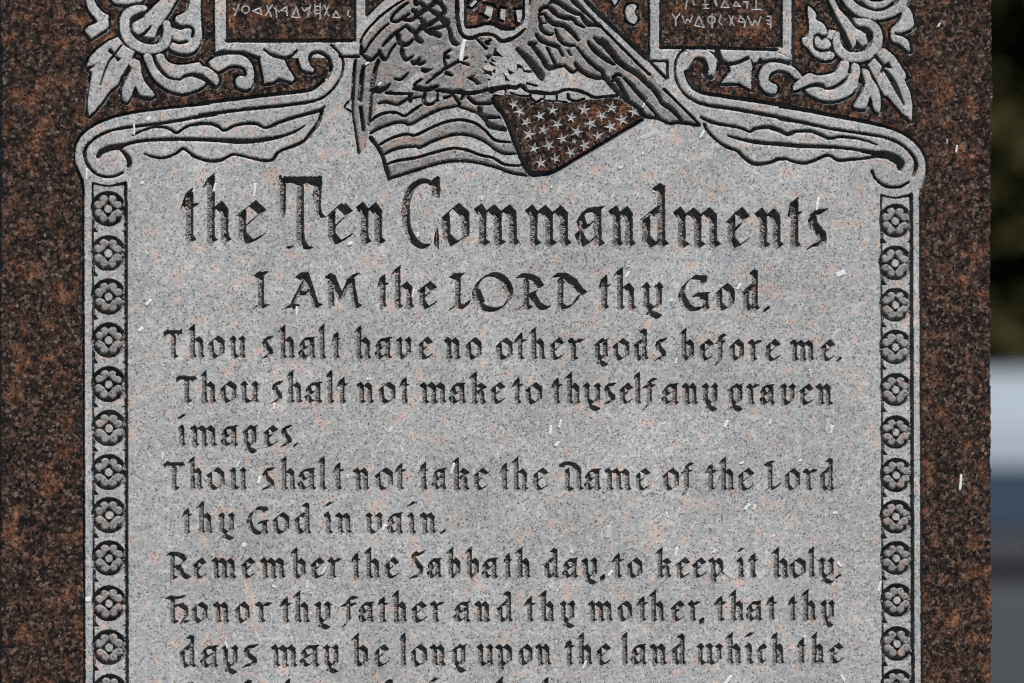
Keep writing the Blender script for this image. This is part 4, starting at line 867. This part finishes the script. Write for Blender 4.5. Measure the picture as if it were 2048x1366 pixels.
# ---------- the rest of the slab: plain margins, rough split sides, back and base
def slab_extra():
    V, Qd = [], []
    def quad(*p):
        k = len(V); V.extend(p); Qd.append((k, k + 1, k + 2, k + 3))
    x_l, x_r = float(plane(3.5, 683)[0]), float(plane(1981.5, 683)[0])
    gx0, gx1 = VX[0, 0], VX[0, -1]
    zt = lambda x: np.interp(x, [gx0, gx1], [VZ[0, 0], VZ[0, -1]])
    zb = lambda x: np.interp(x, [gx0, gx1], [VZ[-1, 0], VZ[-1, -1]])
    ztop, zbase = ZC + 0.62, 0.12
    TH = 0.2
    zs = np.linspace(zbase, ztop, 1200)
    r = np.random.default_rng(5)
    def jag(n):
        o = np.zeros(n)
        for k, a in ((60, .0004), (18, .0004), (6, .0004), (2, .0004)):
            c = r.standard_normal(n // k + 3)
            o += a * np.interp(np.arange(n), np.arange(len(c)) * k, c)
        return np.clip(o, -.004, .0028)
    ys = np.array([0, .0015, .006, .02, .05, .09, .14, TH])
    for sgn, xe, xg in ((-1, x_l, gx0), (1, x_r, gx1)):
        ed = jag(len(zs))
        prof = []
        for k, y in enumerate(ys):
            out = (0.0, .0006, .002, .004, .005, .004, .003, 0.0)[k]
            prof.append(xe + sgn * (ed + out * (0.4 + .6 * r.random(len(zs)))) if k else xe + sgn * ed)
        for j in range(len(zs) - 1):
            z0, z1 = zs[j], zs[j + 1]
            a = (xg, 0, z0), (prof[0][j], 0, z0), (prof[0][j + 1], 0, z1), (xg, 0, z1)
            quad(*(a if sgn > 0 else a[::-1]))
            for k in range(len(ys) - 1):
                b = (prof[k][j], ys[k], z0), (prof[k + 1][j], ys[k + 1], z0), (prof[k + 1][j + 1], ys[k + 1], z1), (prof[k][j + 1], ys[k], z1)
                quad(*(b if sgn > 0 else b[::-1]))
    quad((gx0, 0, zt(gx0)), (gx1, 0, zt(gx1)), (gx1, 0, ztop), (gx0, 0, ztop))
    quad((x_l, TH, zbase), (x_l, TH, ztop), (x_r, TH, ztop), (x_r, TH, zbase))
    quad((x_l, 0, ztop), (x_r, 0, ztop), (x_r, TH, ztop), (x_l, TH, ztop))
    pl, pr = float(plane(168.5, 1500)[0]), float(plane(1843.5, 1500)[0])
    zp = ZC - .92
    quad((gx0, 0, zp), (pl, 0, zp), (pl, 0, zb(pl)), (gx0, 0, zb(gx0)))
    quad((pr, 0, zp), (gx1, 0, zp), (gx1, 0, zb(gx1)), (pr, 0, zb(pr)))
    quad((gx0, 0, zbase), (gx1, 0, zbase), (gx1, 0, zp), (gx0, 0, zp))
    P = [((pl, 0, zp), (pr, 0, zp), (pr, 0, zb(pr)), (pl, 0, zb(pl)))]
    return V, Qd, P
SV, SQ, PANEL_Q = slab_extra()
for i, (nm, lb, par) in enumerate(PARTS):
    a, b = bounds[i], bounds[i + 1]
    q = Q[a:b]
    if len(q) == 0:
        continue
    u, inv = np.unique(q, return_inverse=True)
    co = VF[u]; qq = inv.reshape(-1, 4); mi = QM[a:b]
    if nm == 'stone_slab':
        n0 = len(co)
        co = np.concatenate([co, np.array(SV, dtype=np.float32)]); qq = np.concatenate([qq, np.array(SQ) + n0]); mi = np.concatenate([mi, np.full(len(SQ), BROWN)])
    if nm == 'text_panel':
        for p in PANEL_Q:
            n0 = len(co); co = np.concatenate([co, np.array(p, dtype=np.float32)]); qq = np.concatenate([qq, np.array([[n0, n0 + 1, n0 + 2, n0 + 3]])]); mi = np.concatenate([mi, [GREY]])
    o = mesh_np(nm, co, qq, STONE, mi, OBJ[par] if par is not None else MON)
    if lb: o['label'] = lb
    OBJ[i] = o

def box(name, lo, hi, mat, parent=None, bev=0.01):
    import bmesh
    bm = bmesh.new(); bmesh.ops.create_cube(bm, size=1)
    lo, hi = Vector(lo), Vector(hi)
    for v in bm.verts: v.co = Vector([(hi[i] - lo[i]) * v.co[i] for i in range(3)])
    if bev: bmesh.ops.bevel(bm, geom=bm.edges[:], offset=bev, segments=2, affect='EDGES')
    me = bpy.data.meshes.new(name); bm.to_mesh(me); bm.free(); me.materials.append(mat)
    o = bpy.data.objects.new(name, me); COL.objects.link(o)
    o.location = (lo + hi) / 2
    if parent is not None: o.parent = parent; o.location = (lo + hi) / 2 - parent_world(parent)
    return o
box('plinth', (-.62, -.16, -.05), (.62, .4, .12), M_GREY, MON, .012)

# ---------- small white flecks on the stone
T = NT('white_fleck'); T.b.inputs['Alpha'].default_value = .88; T.b.inputs['Base Color'].default_value = (.78, .785, .79, 1); T.b.inputs['Roughness'].default_value = .7; M_FLK = T.m
T = NT('pale_fleck'); T.b.inputs['Alpha'].default_value = .5; T.b.inputs['Base Color'].default_value = (.70, .71, .72, 1); T.b.inputs['Roughness'].default_value = .8; M_FLK2 = T.m
FLK = [(1681, 547, 20, 12, 20, 0), (925, 100, 44, 9, 100, 0), (429, 375, 18, 5, 75, 0), (509, 380, 28, 6, 98, 0), (689, 401, 16, 6, 110, 1), (700, 487, 12, 7, 20, 0), (613, 416, 14, 5, 85, 1), (964, 396, 9, 4, 100, 0),
       (980, 452, 13, 9, 140, 1), (835, 470, 10, 5, 80, 0), (1103, 374, 5, 4, 80, 0), (1635, 407, 27, 6, 80, 0), (1259, 366, 8, 7, 30, 1), (1307, 383, 5, 4, 0, 0), (593, 623, 21, 5, 88, 0), (826, 586, 18, 4, 105, 0), (1255, 549, 15, 5, 120, 0),
       (1478, 573, 16, 6, 125, 0), (1342, 601, 9, 5, 20, 0), (281, 659, 12, 8, 40, 0), (297, 605, 16, 6, 45, 0), (284, 366, 7, 6, 40, 0), (173, 349, 24, 4, 92, 0), (533, 763, 5, 4, 60, 0), (548, 813, 13, 6, 95, 0), (737, 758, 11, 5, 5, 0),
       (760, 888, 17, 6, 125, 1), (781, 859, 12, 4, 125, 0), (790, 853, 8, 4, 100, 1), (325, 912, 16, 4, 85, 0), (710, 736, 14, 6, 110, 1), (616, 749, 14, 5, 110, 1), (804, 901, 10, 3, 95, 0), (1101, 860, 20, 6, 95, 0), (1120, 848, 18, 5, 75, 0),
       (1114, 888, 13, 7, 50, 0), (1452, 848, 17, 7, 115, 0), (1540, 844, 11, 4, 100, 0), (1663, 859, 18, 5, 80, 0), (1655, 853, 22, 7, 75, 1), (1352, 722, 12, 4, 80, 0), (1621, 747, 18, 6, 100, 1), (1670, 669, 24, 9, 60, 1), (1244, 813, 12, 6, 140, 1),
       (518, 960, 16, 7, 75, 0), (488, 1090, 9, 9, 10, 0), (335, 985, 24, 8, 80, 1), (476, 929, 15, 3, 60, 0), (905, 937, 24, 5, 72, 0), (768, 1055, 14, 7, 60, 0), (797, 1013, 14, 4, 75, 1), (695, 953, 8, 4, 85, 0), (1207, 953, 13, 12, 0, 1),
       (1334, 1030, 13, 4, 95, 0), (1494, 1014, 16, 7, 50, 0), (1509, 1015, 12, 5, 110, 0), (1670, 1026, 10, 6, 10, 0), (1547, 1072, 6, 4, 60, 0), (1483, 926, 10, 5, 20, 0), (1601, 921, 9, 5, 160, 0), (1354, 1028, 30, 7, 65, 1), (1292, 986, 17, 8, 35, 1),
       (1217, 1064, 26, 12, 85, 1), (1352, 1104, 19, 6, 80, 0), (1428, 1103, 9, 5, 40, 0), (1679, 1129, 13, 6, 135, 0), (1531, 1117, 30, 8, 85, 1), (1220, 1147, 15, 6, 55, 0), (1458, 1149, 30, 8, 145, 1), (1143, 1103, 7, 5, 100, 0), (1169, 1330, 18, 5, 65, 0),
       (1301, 1333, 22, 6, 105, 1), (1456, 1360, 24, 7, 50, 0), (1686, 1357, 15, 6, 120, 0), (1609, 1273, 7, 5, 30, 0), (548, 1173, 9, 5, 150, 0), (614, 1169, 17, 4, 95, 0), (453, 1291, 14, 4, 110, 0), (647, 1142, 17, 4, 60, 0), (335, 1172, 17, 4, 85, 1),
       (783, 1113, 7, 4, 80, 0), (1921, 965, 33, 6, 85, 0), (1913, 298, 16, 4, 80, 0), (1894, 283, 10, 3, 85, 1), (1878, 50, 9, 4, 120, 0), (1759, 1173, 22, 6, 75, 0), (176, 1199, 11, 10, 0, 0), (297, 238, 10, 7, 40, 0), (268, 259, 22, 4, 90, 0),
       (285, 366, 6, 5, 30, 0), (1404, 269, 17, 6, 60, 0), (1287, 211, 10, 4, 65, 0), (1296, 271, 34, 9, 25, 1), (1285, 307, 6, 4, 60, 0), (1241, 335, 9, 5, 30, 0), (734, 127, 10, 4, 30, 0), (759, 168, 9, 5, 50, 0), (565, 352, 8, 3, 90, 1)]
GROUND = lambda x, y: F[int(min(max(y - GY0, 0), H - 1)), int(min(max(x - GX0, 0), W - 1))]
OTHERS = [('the left flower border', 185, 252, 370, 1366), ('the right flower border', 1762, 1823, 390, 1366), ('the brown right margin', 1845, 1981, 0, 1366), ('the left scroll', 160, 660, 210, 320), ('the right scroll', 1405, 1840, 180, 330),
          ('the eagle', 720, 1400, 0, 200), ('the flag stripes', 740, 1060, 200, 345), ('the star field', 985, 1290, 190, 350)]
def where(x, y):
    for nm, a, b, c, d in OTHERS:
        if a - 14 <= x <= b + 14 and c <= y <= d: return ('on ' if a <= x <= b else 'beside ') + nm, 0
    best = None
    for k, (txt, a, b, t_, bs) in enumerate(WORDBOX):
        dx = max(a - x, 0, x - b); dy = max(t_ - y, 0, y - bs) * 1.0
        d = math.hypot(dx, dy)
        if best is None or d < best[0]: best = (d, k)
    txt, a, b, t_, bs = WORDBOX[best[1]]
    if y < t_: rel = 'just above'
    elif y > bs: rel = 'just below'
    elif x < a: rel = 'left of'
    elif x > b: rel = 'right of'
    else: rel = 'on'
    n = sum(1 for w in WORDBOX if w[0] == txt)
    first = [w[0] for w in WORDBOX]
    nb = ''
    if n > 1:
        i = best[1]
        nb = ' followed by %s' % first[i + 1].strip('.,') if i + 1 < len(first) and abs(WORDBOX[i + 1][4] - bs) < 20 else ' after %s' % first[i - 1].strip('.,')
    side = '' if rel in ('left of', 'right of') or b - a < 130 else (', left end' if x < a + (b - a) / 3 else ', right end' if x > b - (b - a) / 3 else ', middle')
    return '%s the word %s%s%s' % (rel, txt.strip('.,'), nb, side), 1
LEFTLEAN = {(1679, 1129), (1686, 1357), (1458, 1149), (1301, 1333), (453, 1291), (1621, 747), (548, 1173), (1334, 1030)}
used = {}
for x, y, ln, wd, ang, pale in FLK:
    if ang > 90 and (x, y) not in LEFTLEAN: ang = 180 - ang
    w_, _ = where(x, y)
    size = ('tiny' if ln < 8 else 'short' if ln < 12 else 'middling' if ln < 16 else 'long' if ln < 21 else 'very long')
    shape = 'blocky' if wd > ln * .6 else 'slim' if wd < ln * .28 else 'narrow'
    tone = 'pale grey' if pale else 'white'
    lb = '%s %s %s fleck %s' % (size, shape, tone, w_)
    if lb in used:
        used[lb] += 1
        lean = 'lying flat' if ang < 25 or ang > 155 else 'upright' if 75 <= ang <= 105 else 'leaning right' if ang < 75 else 'leaning left'
        lb += ', ' + lean
        if lb in used: lb += ', the other one'
    used[lb] = 1
    X0, Z0 = plane(x, y); X0 = float(X0); Z0 = float(Z0)
    n = 6; L2, W2 = ln * MM / 2, wd * MM / 2 * .92; th = random.uniform(.0002, .0004)
    ca, sa = math.cos(math.radians(ang)), math.sin(math.radians(ang))
    top, bend = [], random.uniform(-.3, .3)
    for k in range(n + 1):
        u = -1 + 2 * k / n
        wk = W2 * (1 - .25 * abs(u) ** 6) * random.uniform(.8, 1.15)
        off = bend * W2 * (u * u - .5)
        top.append((u * L2, off + wk, off - wk))
    co, qd = [], []
    for yy, sc_ in ((0.0, 1.0), (-th, .82)):
        for u, a, b in top:
            for v in (a, b):
                co.append((X0 + (u * ca - v * sa) * sc_, yy - .0002 + random.uniform(-.0001, .0001), Z0 + (u * sa + v * ca) * sc_))
    m = 2 * (n + 1)
    for k in range(n):
        i = 2 * k
        qd.append((m + i, m + i + 1, m + i + 3, m + i + 2))
        qd.append((i, i + 2, i + 3, i + 1))
        qd.append((i, m + i, m + i + 2, i + 2)); qd.append((i + 1, i + 3, m + i + 3, m + i + 1))
    qd.append((0, 1, m + 1, m)); e = 2 * n; qd.append((e, m + e, m + e + 1, e + 1))
    o = mesh_np('fleck', co, qd, [M_FLK2 if pale else M_FLK])
    tag(o, lb, 'fleck', 'flecks stuck to the stone')
# ---------- what stands behind: lawn, parking strip, a pale car and dark evergreens
def simple(name, col, rough=.8, spec=.3, metal=0.0):
    T = NT(name); T.b.inputs['Base Color'].default_value = tuple(col) + (1,); T.b.inputs['Roughness'].default_value = rough
    T.b.inputs['Specular IOR Level'].default_value = spec; T.b.inputs['Metallic'].default_value = metal
    return T.m
def ground_mat(name, a, b, scale):
    T = NT(name); g = T.n('ShaderNodeNewGeometry'); n = T.noise(g.outputs['Position'], scale, 5, .65)
    T.l(T.mix(n.outputs['Fac'], a, b), T.b.inputs['Base Color']); T.b.inputs['Roughness'].default_value = .95
    return T.m
M_LAWN = ground_mat('lawn_grass', (.02, .028, .011), (.05, .06, .022), 3.0)
M_ASPH = ground_mat('asphalt', (.014, .017, .023), (.024, .028, .036), 8.0)
def sheet(name, x0, x1, y0, y1, z, mat):
    o = mesh_np(name, [(x0, y0, z), (x1, y0, z), (x1, y1, z), (x0, y1, z)], [(0, 1, 2, 3)], [mat])
    return tag(o, kind='structure')
sheet('ground', -150, 150, -60, 240, 0.0, M_LAWN)
sheet('parking_lot', -60, 70, 12, 30.5, 0.006, M_ASPH)

def ray(px, d):
    u = (px - 1024) / 2048 * 36 / FMM
    return Vector((cam.location.x + d * (math.sin(YAW) + math.cos(YAW) * u), cam.location.y + d * (math.cos(YAW) - math.sin(YAW) * u), 0))
M_PAINT = simple('pale_silver_paint', (.43, .50, .56), .35, .5)
M_GLASS = simple('car_glass', (.02, .025, .03), .08, .6)
M_TYRE = simple('tyre_rubber', (.022, .027, .036), .85)
M_RIM = simple('alloy', (.07, .082, .10), .6, .3)
M_TRIM = simple('dark_trim', (.028, .036, .05), .6)
M_CLAD = simple('blue_grey_cladding', (.045, .068, .105), .5, .3)
M_LAMP = simple('lamp_glass', (.7, .72, .74), .15, .6)
M_RED = simple('tail_lamp', (.25, .01, .01), .2, .6)
def extrude(name, prof, w0, w1, mat, parent, inset=None, taper=None):
    """side outline (x, z) given a width in y; taper narrows the higher points"""
    n = len(prof); co, V = [], []
    def wy(z, w):
        if not taper: return w
        zt, zt2, k = taper
        return w * (1 - k * min(max((z - zt) / (zt2 - zt), 0), 1))
    import bmesh
    bm = bmesh.new()
    a = [bm.verts.new((x, wy(z, w0), z)) for x, z in prof]; b = [bm.verts.new((x, wy(z, w1), z)) for x, z in prof]
    bm.faces.new(a); bm.faces.new(b[::-1])
    for i in range(n): bm.faces.new((a[i], b[i], b[(i + 1) % n], a[(i + 1) % n]))
    bmesh.ops.recalc_face_normals(bm, faces=bm.faces[:])
    if inset: bmesh.ops.bevel(bm, geom=bm.edges[:], offset=inset, segments=2, affect='EDGES')
    me = bpy.data.meshes.new(name); bm.to_mesh(me); bm.free(); me.materials.append(mat)
    o = bpy.data.objects.new(name, me); COL.objects.link(o); o.parent = parent
    return o
def lathe_y(name, prof, mat, parent, loc, n=32):
    co, q = [], []
    for k in range(n):
        t = 2 * math.pi * k / n
        for r, y in prof: co.append((r * math.cos(t), y, r * math.sin(t)))
    m = len(prof)
    for k in range(n):
        for j in range(m - 1):
            a = k * m + j; b = ((k + 1) % n) * m + j
            q.append((a, b, b + 1, a + 1))
    o = mesh_np(name, co, q, [mat], origin=(0, 0, 0), smooth=True)
    o.parent = parent; o.location = loc
    return o
cw = ray(2022, 27.0) + Vector((-2.12 * math.cos(YAW), 2.12 * math.sin(YAW), 0))
CAR = empty('pickup_truck', (cw.x, cw.y, 0.006))
CAR.rotation_euler = (0, 0, -YAW)
tag(CAR, 'pale silver pickup truck parked side-on far behind the slab, blurred', 'pickup truck')
def arch(cx, r, z0, n=10): return [(cx - r * math.cos(math.pi * i / n), z0 + r * math.sin(math.pi * i / n)) for i in range(n + 1)]
fx, rx = 0.0, 2.72          # axle positions; the nose points left
out = [(-.86, .34), (-.90, .62), (-.84, .93), (-.60, 1.02), (.55, 1.085), (3.45, 1.085), (3.66, 1.0), (3.68, .5), (3.6, .34)]
low = [(rx + .46, .30)] + arch(rx, .46, .36)[::-1] + [(rx - .46, .30), (fx + .46, .30)] + arch(fx, .46, .36)[::-1] + [(fx - .46, .30)]
extrude('body', out + low, -.91, .91, M_PAINT, CAR, None, (.9, 1.2, .05))
cab = [(.50, 1.083), (1.05, 1.62), (1.25, 1.68), (1.66, 1.66), (1.76, 1.083)]
roof = extrude('cabin', cab, -.85, .85, M_PAINT, CAR, .03, (1.07, 1.75, .2))
extrude('bed_cover', [(1.84, 1.07), (1.84, 1.10), (3.5, 1.10), (3.5, 1.07)], -.76, .76, M_TRIM, CAR)
for nm, pr in (('window', [(.80, 1.12), (1.14, 1.52), (1.30, 1.59), (1.60, 1.58), (1.66, 1.12)]),):
    extrude(nm, pr, -.862, .862, M_GLASS, CAR, None, (1.07, 1.75, .2))
extrude('windscreen', [(.53, 1.11), (1.02, 1.59), (1.07, 1.59), (.60, 1.10)], -.70, .70, M_GLASS, CAR)
extrude('side_cladding', [(fx + .48, .26), (rx - .48, .26), (rx - .48, .60), (fx + .48, .60)], -.925, .925, M_CLAD, CAR)
extrude('bumper', [(-.93, .28), (-.5, .28), (-.5, .5), (-.93, .52)], -.90, .90, M_TRIM, CAR)
for s in (-1, 1):
    extrude('headlight', [(-.885, .80), (-.55, .88), (-.55, 1.02), (-.80, .94)], s * .70, s * .915, M_LAMP, CAR)
    extrude('tail_light', [(3.55, .85), (3.70, .85), (3.69, 1.08), (3.5, 1.12)], s * .70, s * .915, M_RED, CAR)
    extrude('mirror', [(.80, 1.09), (1.0, 1.09), (1.0, 1.23), (.86, 1.23)], s * .88, s * 1.06, M_PAINT, CAR, .02)
    for x in (fx, rx):
        wh = empty('wheel', (0, 0, 0)); wh.parent = CAR; wh.location = (x, s * .80, .365)
        bpy.data.objects.remove(wh)
        ty = lathe_y('wheel', [(.22, -.11), (.33, -.12), (.36, -.09), (.365, 0), (.36, .09), (.33, .12), (.22, .11)], M_TYRE, CAR, (x, s * .80, .365))
        lathe_y('rim', [(.0, s * .07), (.06, s * .085), (.12, s * .06), (.20, s * .075), (.235, s * .105), (.235, -.1 * s)], M_RIM, ty, (0, 0, 0))
        lathe_y('wheel_well', [(.44, -.12), (.44, .05), (.0, .05)] if s < 0 else [(.44, .12), (.44, -.05), (.0, -.05)], M_TRIM, ty, (0, 0, .0))

# evergreens: leaf clumps spread through an uneven crown round a trunk with limbs
def leaf_mat(name, a, b):
    T = NT(name); g = T.n('ShaderNodeNewGeometry'); n = T.noise(g.outputs['Position'], 1.3, 3, .6)
    T.l(T.mix(n.outputs['Fac'], a, b), T.b.inputs['Base Color']); T.b.inputs['Roughness'].default_value = .8; T.b.inputs['Specular IOR Level'].default_value = .1
    return T.m
M_LEAF = leaf_mat('evergreen_leaf', (.02, .021, .007), (.04, .038, .012)); M_BARK = simple('bark', (.045, .035, .028), .95)
def evergreen(px, d, h, wd, seed, label):
    r = random.Random(seed); b = ray(px, d)
    t = empty('evergreen_tree', (b.x, b.y, 0)); tag(t, label, 'tree', 'evergreens behind the truck')
    co, q = [], []
    def tube(p, qd, r0, r1, n=7):
        p, qd = Vector(p), Vector(qd); ax = (qd - p).normalized(); s = ax.orthogonal().normalized(); u = ax.cross(s); k = len(co)
        for c, rr in ((p, r0), (qd, r1)):
            for i in range(n): co.append(tuple(c + rr * (s * math.cos(6.283 * i / n) + u * math.sin(6.283 * i / n))))
        for i in range(n): q.append((k + i, k + (i + 1) % n, k + n + (i + 1) % n, k + n + i))
    tube((0, 0, -.1), (.05, 0, h * .95), .16, .03)
    for i in range(26):
        z = h * (.08 + .8 * i / 26); a = r.uniform(0, 6.28); L = wd * .42 * (1 - .6 * z / h)
        tube((0, 0, z), (L * math.cos(a), L * math.sin(a), z + .25), .04, .012, 5)
    mesh_np('trunk', co, q, [M_BARK], origin=(0, 0, 0)).parent = t
    co, q = [], []
    for i in range(5200):
        z = h * (.02 + .98 * r.random() ** .9); a = r.uniform(0, 6.28)
        rad = wd / 2 * (1 - (z / h) ** 2.2 * .8) * (.86 + .14 * math.sin(3 * a + seed) + .1 * math.sin(5 * z + 2 * a))
        rr = rad * r.random() ** .42
        c = Vector((rr * math.cos(a), rr * math.sin(a), z)); s = r.uniform(.14, .32)
        e1 = Vector((r.gauss(0, 1), r.gauss(0, 1), r.gauss(0, 1))).normalized() * s; e2 = e1.orthogonal().normalized() * s * .5
        k = len(co); co.extend([tuple(c - e1), tuple(c + e2), tuple(c + e1), tuple(c - e2)]); q.append((k, k + 1, k + 2, k + 3))
    mesh_np('crown', co, q, [M_LEAF], origin=(0, 0, 0)).parent = t
for i, (px, d, h, wd, lb) in enumerate([(1700, 33.2, 7.2, 3.6, 'tall dark evergreen hidden deepest behind the slab'), (2110, 33.4, 7.6, 3.8, 'dark evergreen beside the slab edge, behind the pale truck'), (2480, 33.0, 7.0, 3.6, 'dark evergreen farthest right of the slab'),
                                   (1920, 36.0, 8.4, 4.2, 'second-row evergreen whose crown shows beside the slab edge'), (2290, 36.2, 8.4, 4.2, 'second-row evergreen standing past the right of the frame')]):
    evergreen(px, d, h, wd, i + 3, lb)
